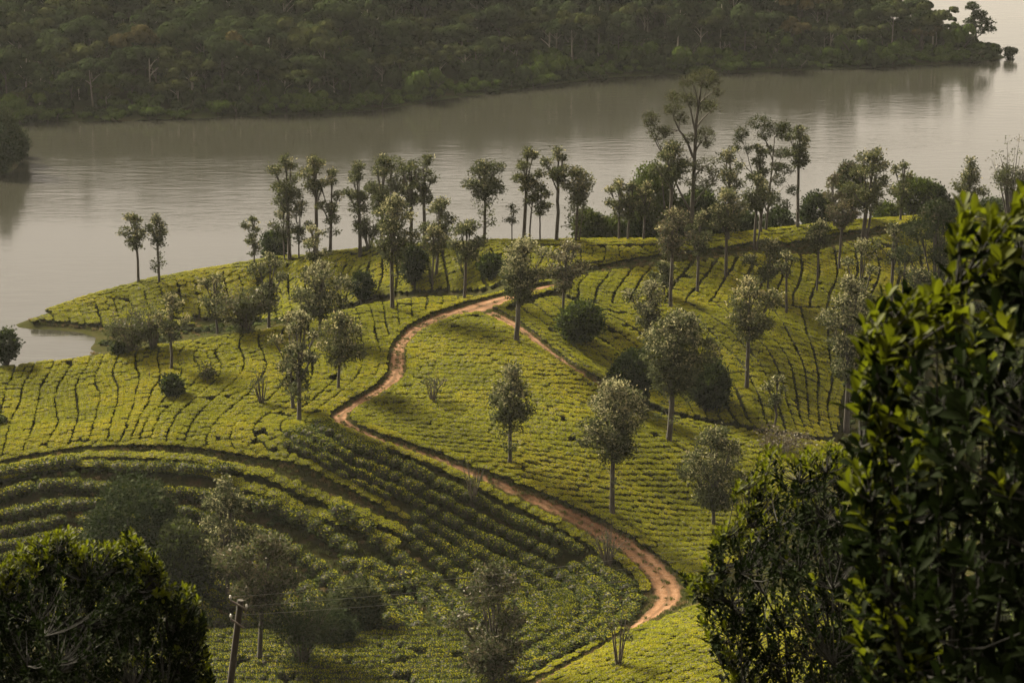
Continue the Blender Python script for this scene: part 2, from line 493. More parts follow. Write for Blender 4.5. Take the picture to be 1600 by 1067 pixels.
# ---- tracks, traced on the hill; (photo x, photo y, width in metres)
TRACKS = {
 'dirt_track': [(985,990,1.6),(1012,968,2.6),(1048,940,3.3),(1042,915,3.1),(1022,888,2.8),(985,858,2.4),(930,826,1.7),(880,802,1.4),(830,780,1.2),(780,759,1.1),(700,724,1.1),(640,704,1.1),(578,686,1.3),(540,668,1.9),(527,652,2.0),(560,632,1.8),(600,610,1.9),(620,590,2.1),(621,565,2.0),(622,543,1.9),(650,515,2.0),(700,495,2.8),(745,484,4.2),(790,468,3.6),(830,457,2.4),(868,448,1.8)],
 'side_path': [(760,490,2.4),(790,503,2.1),(830,530,1.8),(860,553,1.7),(900,583,1.7),(945,612,1.6),(985,640,1.3)],
 'low_path': [(835,1072,1.3),(900,1038,1.3),(945,1013,1.4),(995,984,1.6)],
 'ridge_path': [(905,426,1.2),(960,419,1.2),(1050,409,1.2),(1140,398,1.2),(1220,388,1.2),(1310,377,1.5),(1400,362,1.2),(1455,353,1.2)],
 'ditch_path': [(-20,737,.8),(60,717,.8),(150,707,.8),(250,708,.9),(330,715,.9),(400,726,.8),(470,744,.9),(520,768,.8),(575,795,.7),(630,822,.6)],
}
TRACK_W = {}
for nm, pts in TRACKS.items():
    p = np.array(pts, float)
    w3 = np.stack([on_ground(a, b) for a, b, _ in pts])
    line = np.concatenate([w3, p[:, 2:3]], 1)
    line = resample(smooth_line(line, 2), .5)
    TRACK_W[nm] = line
    t = np.gradient(line[:, :2], axis=0); t = unit(t); nrm = np.stack([-t[:, 1], t[:, 0]], -1)
    s = np.array([-.62, -.5, -.36, -.24, -.1, 0, .1, .24, .36, .5, .62])
    prof = np.array([-.16, .03, .06, .02, .05, .08, .05, .02, .06, .03, -.16]) + .02
    k = np.arange(len(line))
    jit = 1 + .18 * noise2(k * .13, k * 0 + 7, 5)
    xy = line[:, None, :2] + nrm[:, None] * (s[None] * (line[:, 3] * jit)[:, None])[..., None]
    z = ground(xy[..., 0], xy[..., 1]) + .08 + prof[None] * np.minimum(1, line[:, 3] / 1.5)[:, None] + .02 * noise2(xy[..., 0] * 3, xy[..., 1] * 3, 9)
    o = tag(grid_mesh(nm, xy[..., 0], xy[..., 1], z, M['dirt'] if nm not in ('ridge_path', 'ditch_path') else M['soil']), kind='structure')
    at = o.data.attributes.new('across', 'FLOAT', 'POINT'); at.data.foreach_set('value', np.tile(s / .5, len(line)).astype(np.float32))
# ---------------------------------------------------------------- tea: rows follow the level lines of a smooth function fitted to the furrows of each field
FIELDS = {
 # name: (polygon, [furrows in order across the field], furrow spacing m, gap m, rows of bushes between furrows, bush scale)
 'front_left': ([(-60,588),(0,580),(80,572),(160,562),(240,548),(320,536),(420,522),(480,508),(540,491),(600,478),(660,472),(735,470),(700,486),(650,506),(606,538),(598,560),(604,585),(592,603),(556,626),(512,645),(505,660),(440,690),(480,735),(400,718),(330,707),(250,699),(150,697),(60,708),(-60,745)],
   [[(-60,600),(-80,640)],[(0,583),(-14,620),(-30,660)],[(50,580),(34,620),(17,665)],[(84,576),(64,613),(57,660),(40,700)],[(111,573),(84,627),(94,667),(75,700)],[(145,569),(118,610),(125,654),(110,695)],[(162,566),(148,596),(159,630),(140,690)],[(189,562),(177,586),(186,613),(182,635),(165,690)],[(216,556),(213,583),(219,603),(212,640),(190,695)],[(253,549),(241,563),(251,590),(248,603),(233,625),(205,695)],[(300,542),(280,563),(287,590),(262,630),(220,672),(215,698)],[(337,535),(310,545),(300,563),(314,579),(312,598),(270,630),(235,675),(238,700)],[(354,542),(337,546),(337,563),(353,576),(346,595),(290,642),(262,680),(262,702)],[(375,540),(386,569),(383,585),(345,622),(300,660),(290,690),(292,704)],[(405,535),(405,552),(418,569),(412,600),(375,635),(340,660),(322,685),(325,707)],[(440,535),(450,560),(450,600),(430,625),(370,662),(358,690),(370,712)],[(480,525),(490,560),(486,600),(455,635),(400,665),(395,685),(430,718)],[(520,515),(530,560),(525,600),(495,630),(440,665),(440,690)],[(560,500),(570,550),(560,595),(530,622),(480,655)],[(600,490),(606,540)]], 2.3, .36, 3, .72),
 'track_side': ([(508,662),(540,681),(600,706),(680,736),(760,773),(850,815),(905,842),(950,876),(990,905),(1012,935),(1000,960),(960,997),(900,1030),(835,1064),(790,1050),(770,990),(700,915),(640,858),(560,796),(490,752),(440,690)],
   [[(508,660),(560,693),(620,717),(700,752),(770,785),(850,825),(905,850),(950,885),(990,915),(1010,942),(1000,965),(960,1000),(900,1035),(850,1060)],[(430,680),(520,735),(600,775),(680,815),(760,860),(850,905),(895,930),(912,952),(890,985),(830,1020),(790,1050)],[(480,752),(540,788),(600,822),(640,855),(690,900),(730,940),(750,965),(745,1000)]], 1.75, .34, 1, 1.32),
 'hollow': ([(-60,748),(60,724),(150,716),(250,716),(330,723),(400,733),(460,749),(520,775),(560,795),(620,836),(690,905),(760,985),(700,990),(300,985),(-60,985)],
   [[(0,735),(90,717),(200,717),(300,722),(400,733),(470,757),(540,793),(600,830),(650,872),(700,915),(740,955),(765,988)],[(0,761),(101,744),(216,758),(330,755),(400,765),(470,790),(540,830),(590,870),(640,930),(680,985)],[(0,800),(80,778),(200,785),(330,800),(420,825),(490,860),(540,900),(580,950),(610,1000)],[(0,850),(100,830),(220,830),(330,850),(410,885),(460,930),(490,980)],[(0,910),(150,890),(300,910),(380,950),(410,1000)]], 2.65, .55, 1, 1.72),
 'valley_floor': ([(230,990),(500,992),(780,995),(815,1030),(822,1085),(200,1085)],
   [[(250,1000),(500,1003),(780,1006)],[(250,1035),(500,1040),(780,1040)],[(250,1072),(500,1075),(800,1072)]], 1.5, .35, 1, .95),
 'near_bank': ([(850,1085),(905,1046),(960,1014),(1030,980),(1085,955),(1130,940),(1300,930),(1300,1085)],
   [[(870,1066),(960,1016),(1090,957),(1200,930)],[(930,1072),(1030,1030),(1110,990),(1200,965)],[(1000,1078),(1080,1045),(1200,1010)]], 1.2, .2, 1, .8),
 'centre': ([(725,502),(684,516),(646,533),(634,552),(638,580),(632,606),(596,634),(553,652),(556,670),(600,690),(680,716),(760,750),(830,776),(900,804),(960,835),(1010,857),(1050,885),(1080,920),(1160,880),(1250,800),(1310,700),(1200,685),(1100,668),(1020,650),(960,634),(920,610),(860,566),(800,524),(770,504)],
   [[(650,515),(720,508),(790,516)],[(640,560),(720,556),(800,560),(870,572)],[(600,630),(700,628),(800,632),(900,640),(1000,655)],[(560,680),(680,690),(800,702),(900,714),(1000,717),(1100,708),(1250,692)],[(760,752),(850,768),(950,780),(1050,785),(1150,788)],[(960,842),(1030,854),(1090,852),(1150,848)],[(1060,905),(1120,900),(1200,880)]], 1.04, .20, 1, .72),
 'right_slope': ([(800,494),(855,468),(920,482),(1100,480),(1318,490),(1352,560),(1318,632),(1300,690),(1200,678),(1040,646),(990,622),(950,602),(905,572),(855,536),(815,506)],
   [[(790,503),(850,548),(900,583),(950,620),(1010,660)],[(830,480),(890,522),(950,572),(1000,622),(1040,660)],[(900,487),(960,522),(1010,562),(1060,622),(1090,660)],[(1000,482),(1060,502),(1110,552),(1150,622),(1170,668)],[(1080,482),(1130,512),(1180,562),(1210,622),(1220,672)],[(1200,484),(1230,522),(1250,572),(1262,622),(1260,672)],[(1290,486),(1292,540),(1296,600),(1290,660)]], 2.3, .40, 3, .70),
 'upper_right': ([(905,436),(1000,424),(1140,407),(1300,388),(1450,362),(1520,350),(1520,484),(1290,484),(1100,478),(920,480),(875,460)],
   [[(918,432),(905,450),(898,480)],[(991,424),(964,458),(952,480)],[(1085,412),(1053,445),(1035,480)],[(1150,405),(1139,434),(1108,480)],[(1200,400),(1195,432),(1172,482)],[(1248,397),(1251,434),(1235,482)],[(1300,391),(1310,430),(1290,482)],[(1360,380),(1380,430),(1350,482)],[(1430,368),(1440,430),(1420,482)]], 2.15, .46, 3, .70),
 'crest_left': ([(770,392),(900,392),(1060,391),(1062,403),(1000,412),(920,421),(890,425),(850,438),(790,440)],
   [[(820,392),(835,410),(810,438)],[(905,392),(914,404),(903,424)],[(945,392),(952,401),(945,418)],[(985,392),(996,402),(1000,412)],[(1022,392),(1042,405)],[(1062,391),(1085,402)]], 1.9, .3, 3, .68),
 'crest_right': ([(1060,391),(1150,382),(1250,370),(1350,360),(1450,352),(1600,349),(1455,349),(1400,358),(1310,372),(1220,383),(1140,393),(1062,403)],
   [[(1060,393),(1150,384),(1250,373),(1350,363),(1450,354)],[(1060,403),(1140,394),(1220,384),(1310,373),(1400,359),(1455,350)]], 1.05, .16, 1, .7),
 'ridge_back': ([(548,408),(680,399),(770,393),(790,440),(765,455),(640,458),(575,470),(520,488),(500,494),(545,440)],
   [[(560,408),(540,440),(510,488)],[(600,404),(606,430),(590,466)],[(645,401),(652,430),(650,458)],[(691,398),(698,430),(704,456)],[(740,396),(755,425),(765,455)],[(800,393),(830,420),(850,438)]], 2.2, .44, 3, .70),
 'spit': ([(52,506),(100,489),(200,459),(330,432),(450,416),(548,404),(545,440),(500,490),(430,503),(330,500),(240,500),(300,512),(200,524),(150,534),(120,524),(80,510)],
   [[(60,503),(75,508)],[(100,490),(118,520)],[(150,475),(166,530)],[(200,461),(218,520)],[(250,449),(268,514)],[(300,440),(315,508)],[(350,430),(365,500)],[(400,423),(410,498)],[(480,413),(480,492)],[(548,405),(510,488)]], 2.0, .4, 2, .85),
}

def tps_fit(P, v, lam):
    X = P / 50.0; n = len(X)
    r2 = ((X[:, None] - X[None]) ** 2).sum(-1)
    A = np.zeros((n + 3, n + 3)); A[:n, :n] = _tps(r2) + lam * np.eye(n)
    A[:n, n] = 1; A[:n, n + 1:] = X; A[n, :n] = 1; A[n + 1:, :n] = X.T
    b = np.zeros(n + 3); b[:n] = v
    w = np.linalg.solve(A, b)
    def f(q):
        q = q / 50.0; out = np.empty(len(q))
        for i in range(0, len(q), 20000):
            c = q[i:i + 20000]
            out[i:i + 20000] = _tps(((c[:, None] - X[None]) ** 2).sum(-1)) @ w[:n] + w[n] + c @ w[n + 1:]
        return out
    return f

def field_points(name, spec, rng):
    poly, furrows, space, gap, sub, bs = spec
    pw = np.stack([on_ground(a, b) for a, b in resample(np.array(poly + poly[:1], float), 25)])[:, :2]
    lines = []
    for f in furrows:
        q = resample(smooth_line(np.array(f, float), 1), 12)
        lines.append(resample(hit(q[:, 0], q[:, 1], n=2400)[:, :2], 1.5))
    # index along the sequence of furrows from their mean distance apart
    val = [0.0]
    for a, b in zip(lines, lines[1:]):
        d = np.hypot(b[:, None, 0] - a[None, :, 0], b[:, None, 1] - a[None, :, 1])
        zs = 1.0 if name != 'hollow' else 1.12
        val.append(val[-1] + max(1, round(zs * .5 * (np.median(d.min(1)) + np.median(d.min(0))) / space)))
    P = np.concatenate([l[::2] for l in lines]); v = np.concatenate([np.full(len(l[::2]), k) for l, k in zip(lines, val)])
    keep = np.abs(P).max(1) < 600
    u = tps_fit(P[keep], v[keep], .002)
    lo, hi = pw.min(0), pw.max(0)
    n = int((hi[0] - lo[0]) * (hi[1] - lo[1]) * 12 / min(1.0, bs))
    q = rng.uniform(lo, hi, (n, 2))
    q = q[in_poly(q[:, 0], q[:, 1], pw)]
    wob = lambda p: .22 * noise2(p[:, 0] * .22, p[:, 1] * .22, 21) + .10 * noise2(p[:, 0] * .8, p[:, 1] * .8, 22)
    e = .25
    for it in range(2):
        u0 = u(q)
        gu = np.stack([(u(q + [e, 0]) - u(q - [e, 0])) / (2 * e), (u(q + [0, e]) - u(q - [0, e])) / (2 * e)], -1)
        gm = np.maximum(np.linalg.norm(gu, axis=1), .08)
        if it == 0:
            fr = np.floor(u0)
            t = u0 - fr
            sp = 1 / gm
            gp = np.minimum(gap / sp, .5)
            nsub = np.maximum(1, np.round(sp * (1 - gp) / (space * (1 - gap / space) / sub))).astype(int)
            s = np.clip(np.floor((t - gp / 2) / (1 - gp) * nsub), 0, nsub - 1)
            target = fr + gp / 2 + (s + .5) / nsub * (1 - gp)
            width = (1 - gp) * sp / nsub
        step = (target + wob(q) * np.minimum(1, gm) - u0) / gm
        q = q + (gu / gm[:, None]) * np.clip(step, -1.5, 1.5)[:, None]
    ang = np.arctan2(gu[:, 1], gu[:, 0]) + math.pi / 2
    ok = in_poly(q[:, 0], q[:, 1], pw)
    q, ang, width = q[ok], ang[ok], width[ok]
    # keep off the tracks
    for nm, l in TRACK_W.items():
        d, i = line_dist(q[:, 0], q[:, 1], l)
        ok = d > l[i, 3] * .5 + .3 + .5 * bs
        q, ang, width = q[ok], ang[ok], width[ok]
    # thin out along the rows
    md = (.64 if name in ('hollow', 'track_side') else .54) * bs
    cell = {}; keep = []
    for k in range(len(q)):
        a, b = int(math.floor(q[k, 0] / md)), int(math.floor(q[k, 1] / md)); good = True
        ca, sa = math.cos(ang[k]), math.sin(ang[k])
        for i in (a - 1, a, a + 1):
            for j in (b - 1, b, b + 1):
                for o in cell.get((i, j), ()):
                    dx, dy = q[o, 0] - q[k, 0], q[o, 1] - q[k, 1]
                    al = dx * ca + dy * sa; ac = -dx * sa + dy * ca
                    if (al / md) ** 2 + (ac / (md * .6)) ** 2 < 1:
                        good = False; break
                if not good: break
            if not good: break
        if good:
            cell.setdefault((a, b), []).append(k); keep.append(k)
    keep = np.array(keep)
    return q[keep], ang[keep], width[keep]

def bush_proto(seed, flat=.72, n_leaf=430, lean=0):
    """a plucked tea bush about a metre across: twiggy core, dark mature leaves round the sides, a flat table of young leaves on top"""
    rng = np.random.default_rng(seed)
    g = Geo()
    nu, nv = 9, 5
    a = np.arange(nu) * 2 * math.pi / nu
    prof = [(.16, 0), (.40, .22), (.50, .46), (.47, .62), (.30, .69)]
    v = []
    for r, h in prof:
        rr = r * (1 + .14 * rng.normal(size=nu))
        v.append(np.stack([rr * np.cos(a), rr * np.sin(a), h + .03 * rng.normal(size=nu)], -1))
    v = np.concatenate(v + [np.array([[0, 0, .71]])])
    i, j = np.meshgrid(np.arange(nv - 1), np.arange(nu), indexing='ij'); k = (j + 1) % nu
    g.add(v, np.stack([i * nu + j, i * nu + k, (i + 1) * nu + k, (i + 1) * nu + j], -1).reshape(-1, 4), 2)
    b = (nv - 1) * nu; j = np.arange(nu)
    g.add(v, np.stack([b + j, b + (j + 1) % nu, np.full(nu, nv * nu)], -1), 2)
    ns = int(n_leaf * .5)
    th = rng.uniform(0, 2 * math.pi, ns); h = rng.uniform(.10, .66, ns)
    rad = np.interp(h, [0, .22, .46, .62, .7], [.2, .46, .58, .56, .45]) * rng.uniform(.88, 1.08, ns)
    c = np.stack([rad * np.cos(th), rad * np.sin(th), h], -1)
    d = np.stack([np.cos(th), np.sin(th), rng.uniform(-.3, .9, ns)], -1) + .5 * rng.normal(size=(ns, 3))
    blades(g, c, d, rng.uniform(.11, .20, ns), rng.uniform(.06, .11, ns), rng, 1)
    nt = n_leaf - ns
    r = .60 * np.sqrt(rng.uniform(0, 1, nt)); th = rng.uniform(0, 2 * math.pi, nt)
    bump = .05 * np.sin(5 * r * np.cos(th) + seed) * np.cos(6 * r * np.sin(th))
    c = np.stack([r * np.cos(th), r * np.sin(th), .735 - .35 * r ** 3 + bump + .03 * rng.normal(size=nt)], -1)
    d = np.stack([np.cos(th) * r, np.sin(th) * r, np.full(nt, .32)], -1) + .55 * rng.normal(size=(nt, 3)) * np.array([1, 1, .6])
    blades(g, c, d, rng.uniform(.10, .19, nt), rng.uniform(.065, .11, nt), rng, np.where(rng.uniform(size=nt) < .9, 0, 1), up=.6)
    return g.mesh('tea_bush', [M['tea_top'], M['tea_side'], M['tea_core']])

def dome_proto(seed):
    """an older tea bush let grow round: dark leaves all over, young ones sprinkled on the crown"""
    rng = np.random.default_rng(seed); g = Geo()
    nu = 8; a = np.arange(nu) * 2 * math.pi / nu; prof = [(.20, 0), (.42, .25), (.44, .5), (.30, .72)]
    v = np.concatenate([np.stack([r * (1 + .12 * rng.normal(size=nu)) * np.cos(a), r * (1 + .12 * rng.normal(size=nu)) * np.sin(a), h + 0 * a], -1) for r, h in prof] + [np.array([[0, 0, .80]])])
    i, j = np.meshgrid(np.arange(3), np.arange(nu), indexing='ij'); k = (j + 1) % nu
    g.add(v, np.stack([i * nu + j, i * nu + k, (i + 1) * nu + k, (i + 1) * nu + j], -1).reshape(-1, 4), 2)
    j = np.arange(nu); g.add(v, np.stack([3 * nu + j, 3 * nu + (j + 1) % nu, np.full(nu, 4 * nu)], -1), 2)
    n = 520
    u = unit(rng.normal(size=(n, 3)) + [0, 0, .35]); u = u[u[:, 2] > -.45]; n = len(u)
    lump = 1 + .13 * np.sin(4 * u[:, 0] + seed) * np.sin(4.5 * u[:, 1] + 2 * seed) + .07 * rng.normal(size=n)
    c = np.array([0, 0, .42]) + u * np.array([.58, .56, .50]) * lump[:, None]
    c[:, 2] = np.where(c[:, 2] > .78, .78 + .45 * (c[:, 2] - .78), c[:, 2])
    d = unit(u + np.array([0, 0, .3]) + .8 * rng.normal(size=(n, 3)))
    m = np.where(rng.uniform(size=n) < np.clip(-.05 + .50 * u[:, 2], .0, .42), 0, 1)  # young share kept low so leaf colour carries part of the hollow's shade
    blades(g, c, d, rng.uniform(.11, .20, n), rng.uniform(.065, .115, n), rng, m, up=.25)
    return g.mesh('tea_bush', [M['tea_top'], M['tea_side'], M['tea_core']])

def tilt(q, rz, f=.8, e=.6):
    sx = (ground(q[:, 0] + e, q[:, 1]) - ground(q[:, 0] - e, q[:, 1])) / (2 * e)
    sy = (ground(q[:, 0], q[:, 1] + e) - ground(q[:, 0], q[:, 1] - e)) / (2 * e)
    lx, ly = sx * np.cos(rz) + sy * np.sin(rz), -sx * np.sin(rz) + sy * np.cos(rz)
    return np.stack([np.arctan(ly) * f, -np.arctan(lx) * f, rz], -1)

def instancer(name, loc, rot, scl, idx, protos, kind='stuff'):
    """one mass of plants: a point per plant, the plant meshes set on the points"""
    me = bpy.data.meshes.new(name)
    me.vertices.add(len(loc)); me.vertices.foreach_set('co', np.asarray(loc, np.float32).ravel())
    for nm, ty, dat in (('rot', 'FLOAT_VECTOR', rot), ('scl', 'FLOAT_VECTOR', scl)):
        at = me.attributes.new(nm, ty, 'POINT'); at.data.foreach_set('vector', np.asarray(dat, np.float32).ravel())
    at = me.attributes.new('idx', 'INT', 'POINT'); at.data.foreach_set('value', np.asarray(idx, np.int32))
    me.update()
    o = link(bpy.data.objects.new(name, me))
    ng = bpy.data.node_groups.new(name, 'GeometryNodeTree')
    ng.interface.new_socket('Geometry', in_out='INPUT', socket_type='NodeSocketGeometry')
    ng.interface.new_socket('Geometry', in_out='OUTPUT', socket_type='NodeSocketGeometry')
    n, l = ng.nodes, ng.links
    gi, go = n.new('NodeGroupInput'), n.new('NodeGroupOutput')
    m2p = n.new('GeometryNodeMeshToPoints')
    iop = n.new('GeometryNodeInstanceOnPoints'); iop.inputs['Pick Instance'].default_value = True
    jo = n.new('GeometryNodeJoinGeometry')
    for p in reversed(protos):
        oi = n.new('GeometryNodeObjectInfo'); oi.inputs['Object'].default_value = p
        gti = n.new('GeometryNodeGeometryToInstance')
        l.new(oi.outputs['Geometry'], gti.inputs[0]); l.new(gti.outputs[0], jo.inputs[0])
    for nm, ty, so in (('rot', 'FLOAT_VECTOR', 'Rotation'), ('scl', 'FLOAT_VECTOR', 'Scale'), ('idx', 'INT', 'Instance Index')):
        na = n.new('GeometryNodeInputNamedAttribute'); na.data_type = ty; na.inputs[0].default_value = nm
        l.new(na.outputs['Attribute'], iop.inputs[so])
    l.new(gi.outputs[0], m2p.inputs[0]); l.new(m2p.outputs[0], iop.inputs['Points']); l.new(jo.outputs[0], iop.inputs['Instance'])
    l.new(iop.outputs[0], go.inputs[0])
    md = o.modifiers.new('plants', 'NODES'); md.node_group = ng
    return tag(o, kind=kind)

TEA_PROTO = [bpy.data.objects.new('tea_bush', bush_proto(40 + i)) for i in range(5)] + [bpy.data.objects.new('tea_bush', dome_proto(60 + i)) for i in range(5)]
rng = np.random.default_rng(5)
tea = []
for nm, spec in FIELDS.items():
    q, ang, wd = field_points(nm, spec, rng)
    bs = spec[5]; n = len(q)
    gap_n = noise2(q[:, 0] * .45, q[:, 1] * .45, 31) + .5 * noise2(q[:, 0] * 1.1, q[:, 1] * 1.1, 32)
    thin = {'hollow': .8, 'track_side': .95, 'spit': .85, 'valley_floor': .8}.get(nm, 1.02)
    ok = gap_n < thin
    ok &= ground(q[:, 0], q[:, 1]) > .4
    if nm == 'spit': ok &= q[:, 1] > 349.5
    q, ang, wd = q[ok], ang[ok], wd[ok]; n = len(q)
    loc = np.stack([q[:, 0], q[:, 1], ground(q[:, 0], q[:, 1]) - .04], -1)
    along = bs * rng.uniform(.88, 1.12, n)
    across = np.clip(wd / .92, .6, 1.6) * rng.uniform(.94, 1.08, n)
    hgt = (.45 * bs + .6) * rng.uniform(.84, 1.10, n) * (1 + .08 * noise2(q[:, 0] * .3, q[:, 1] * .3, 12))
    if nm in ('hollow', 'track_side', 'spit', 'valley_floor'):
        along *= rng.uniform(.85, 1.35, n); across *= rng.uniform(.85, 1.2, n)
    if nm.startswith('crest'):
        d, _ = line_dist(q[:, 0], q[:, 1], TRACK_W['ridge_path'])
        hgt = np.where(d < 2.6, hgt * 1.45, hgt)
    rz = ang + np.where(rng.uniform(size=n) < .5, math.pi, 0)
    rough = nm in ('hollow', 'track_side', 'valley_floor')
    rot = tilt(q, rz, .35 if rough else .8)
    if rough: hgt = hgt * .92 + .18
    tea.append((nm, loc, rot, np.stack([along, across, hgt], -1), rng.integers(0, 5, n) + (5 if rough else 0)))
# hedges that edge the tracks and the crest of the ridge
def hedge(line, off, step, bs, skip=lambda p: np.zeros(len(p), bool)):
    t = unit(np.gradient(line[:, :2], axis=0)); nrm = np.stack([-t[:, 1], t[:, 0]], -1)
    q = resample(line[:, :2] + nrm * (off if np.ndim(off) == 0 else off[:, None]), step)
    ang = np.arctan2(*np.gradient(q, axis=0).T[::-1])
    q = q + rng.normal(size=q.shape) * .08
    ok = ~skip(q)
    for nm, l in TRACK_W.items():
        d, i = line_dist(q[:, 0], q[:, 1], l); ok &= d > l[i, 3] * .5 + .18
    q, ang = q[ok], ang[ok]; n = len(q)
    return q, ang, n, bs
hq = []
for nm, sides, st, b_ in (('dirt_track', (-1, 1), .62, .9), ('side_path', (-1, 1), .6, .75), ('ditch_path', (1,), .6, .8), ('ditch_path', (-1,), .8, 1.1), ('ridge_path', (1,), .6, 1.0), ('low_path', (-1, 1), .6, .85)):
    l = TRACK_W[nm]
    if nm == 'dirt_track': l = l[np.arange(len(l)) > 26]
    for sd in sides:
        hq.append(hedge(l, sd * (l[:, 3] * .5 + .55), st, b_))
        if nm == 'ditch_path' and sd < 0: hq.append(hedge(l, -(l[:, 3] * .5 + 1.9), .85, 1.15))
cw_ = np.stack([at_height(a, b, c) for a, b, c in CREST if 70 < a < 1462])
cw_ = resample(smooth_line(cw_, 1), .8)
for off in (-1.5, -.7, .1, .9, 1.7):
    hq.append(hedge(cw_, off, .62, .74))
rp = TRACK_W['ridge_path']; rp = rp[np.argsort(rp[:, 0])]
for off in np.arange(-2.4, -10, -.8):
    hq.append(hedge(cw_, off, .62, .74, lambda p: (p[:, 0] < 24) | (p[:, 0] > 58) | (p[:, 1] < np.interp(p[:, 0], rp[:, 0], rp[:, 1]) + 1.6)))
q = np.concatenate([h[0] for h in hq]); ang = np.concatenate([h[1] for h in hq]); b_ = np.concatenate([np.full(h[2], h[3]) for h in hq]); n = len(q)
tea.append(('track edge', np.stack([q[:, 0], q[:, 1], ground(q[:, 0], q[:, 1]) - .04], -1), tilt(q, ang, .6),
            np.stack([b_ * rng.uniform(.9, 1.15, n), b_ * rng.uniform(.85, 1.1, n), (.45 * b_ + .5) * rng.uniform(.85, 1.1, n)], -1), rng.integers(0, 5, n)))
print('tea bushes', {t[0]: len(t[1]) for t in tea}, sum(len(t[1]) for t in tea))
# the 300 that show largest are things of their own, the rest one mass
A_loc = np.concatenate([t[1] for t in tea]); A_rot = np.concatenate([t[2] for t in tea]); A_scl = np.concatenate([t[3] for t in tea])
A_idx = np.concatenate([t[4] for t in tea]); A_fld = np.concatenate([[t[0]] * len(t[1]) for t in tea])
ppx, ppy = project(A_loc + [0, 0, .5])
depth = np.linalg.norm(A_loc - CAM, axis=1)
vis = (ppx > 335) & (ppx < 1075) & (ppy < 1064)
size = np.where(vis, A_scl[:, 0] * A_scl[:, 1] / depth ** 2, 0)
big = np.argsort(-size)[:300]
LANDMARKS = [(372,1000,'the utility pole'), (405,1010,'the brownish tree'), (472,1030,'the dark tree on pale stems'), (562,965,'the rounded leafy bush'), (650,1040,'the pale stone'), (770,1000,'the yellowish flowering tree'),
 (895,1010,'the low path'), (966,1030,'the twisted sapling'), (949,880,'the bare fan shaped shrub'), (1015,930,'the track bend'), (850,812,'the straight run of track'), (740,780,'the leafless twiggy shrub'), (630,822,'the brown ditch end'), (470,760,'the brown ditch'), (356,850,'the cream flowering tree')]
def where(x, y):
    l = min(LANDMARKS, key=lambda a: (a[0] - x) ** 2 + 2.2 * (a[1] - y) ** 2)
    dx, dy = x - l[0], y - l[1]; r = math.hypot(dx, 1.5 * dy)
    side = ('right of' if dx > 0 else 'left of') if abs(dx) > 1.5 * abs(dy) else ('below' if dy > 0 else 'above')
    return ('just ' if r < 45 else '' if r < 85 else 'well ') + side + ' ' + l[2]
TEA_LABEL = {
 'hollow': 'dark rounded tea bush in the shaded hollow',
 'track_side': 'rounded tea bush of the diagonal rows',
 'valley_floor': 'low tea bush on the valley floor',
 'track edge': 'tea bush of a path side hedge',
 'near_bank': 'tea bush of the slanting near bank rows',
}
for c, k in enumerate(big):
    src = TEA_PROTO[A_idx[k]]
    o = src.copy()
    near = where(ppx[k], ppy[k])
    link(o)
    o.location = A_loc[k]; o.rotation_euler = A_rot[k]; o.scale = A_scl[k]
    tag(o, TEA_LABEL.get(A_fld[k], 'clipped tea bush') + ' ' + near, 'tea bush', 'tea bushes in the ' + str(A_fld[k]).replace('_', ' ') + ' rows')
rest = np.setdiff1d(np.arange(len(A_loc)), big)
instancer('tea_rows', A_loc[rest], A_rot[rest], A_scl[rest], A_idx[rest], TEA_PROTO)
# ---------------------------------------------------------------- trees on the hill
def px_size(p):
    """metres per photograph pixel at a world point"""
    q = np.asarray(p, float) - CAM
    return (q[1] * CP - q[2] * SP) / F_PX

def height_for(p, px, py):
    """how far above P (at P's distance) the sight line of a pixel passes"""
    sx, sz = ray_dir(px, py)
    return CAM[2] + sz * p[1] - p[2], sx * p[1] - p[0]

PROFILE = {   # crown half-width from its bottom (0) to its top (1)
 'oval':  ([0, .15, .4, .65, .85, 1], [.30, .72, 1.0, .92, .6, .18]),
 'round': ([0, .12, .35, .6, .85, 1], [.45, .82, 1.0, .98, .7, .30]),
 'cone':  ([0, .12, .3, .55, .8, 1], [.45, .9, 1.0, .72, .38, .08]),
 'vase':  ([0, .2, .5, .75, .9, 1], [.18, .45, .82, 1.0, .8, .35]),
}

def crown_leaves(g, tips, dirs, per, spread, leaf, rng, mats, pale, top_z, bot_z):
    n = len(tips)
    c = np.repeat(tips, per, 0); d = np.repeat(dirs, per, 0)
    off = rng.normal(size=c.shape) * spread * np.array([1, 1, .75])
    cc = c + off
    dd = unit(d + 1.1 * rng.normal(size=c.shape) + off / (spread + 1e-6) * .5)
    ln = leaf * rng.uniform(.65, 1.35, len(cc))
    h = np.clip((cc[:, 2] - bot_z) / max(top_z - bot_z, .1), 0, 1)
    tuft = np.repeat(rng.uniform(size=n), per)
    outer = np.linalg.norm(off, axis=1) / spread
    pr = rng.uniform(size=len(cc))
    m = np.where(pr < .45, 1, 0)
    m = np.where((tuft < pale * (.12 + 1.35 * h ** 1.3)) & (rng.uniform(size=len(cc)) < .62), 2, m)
    blades(g, cc, dd, ln, ln * .48, rng, m)

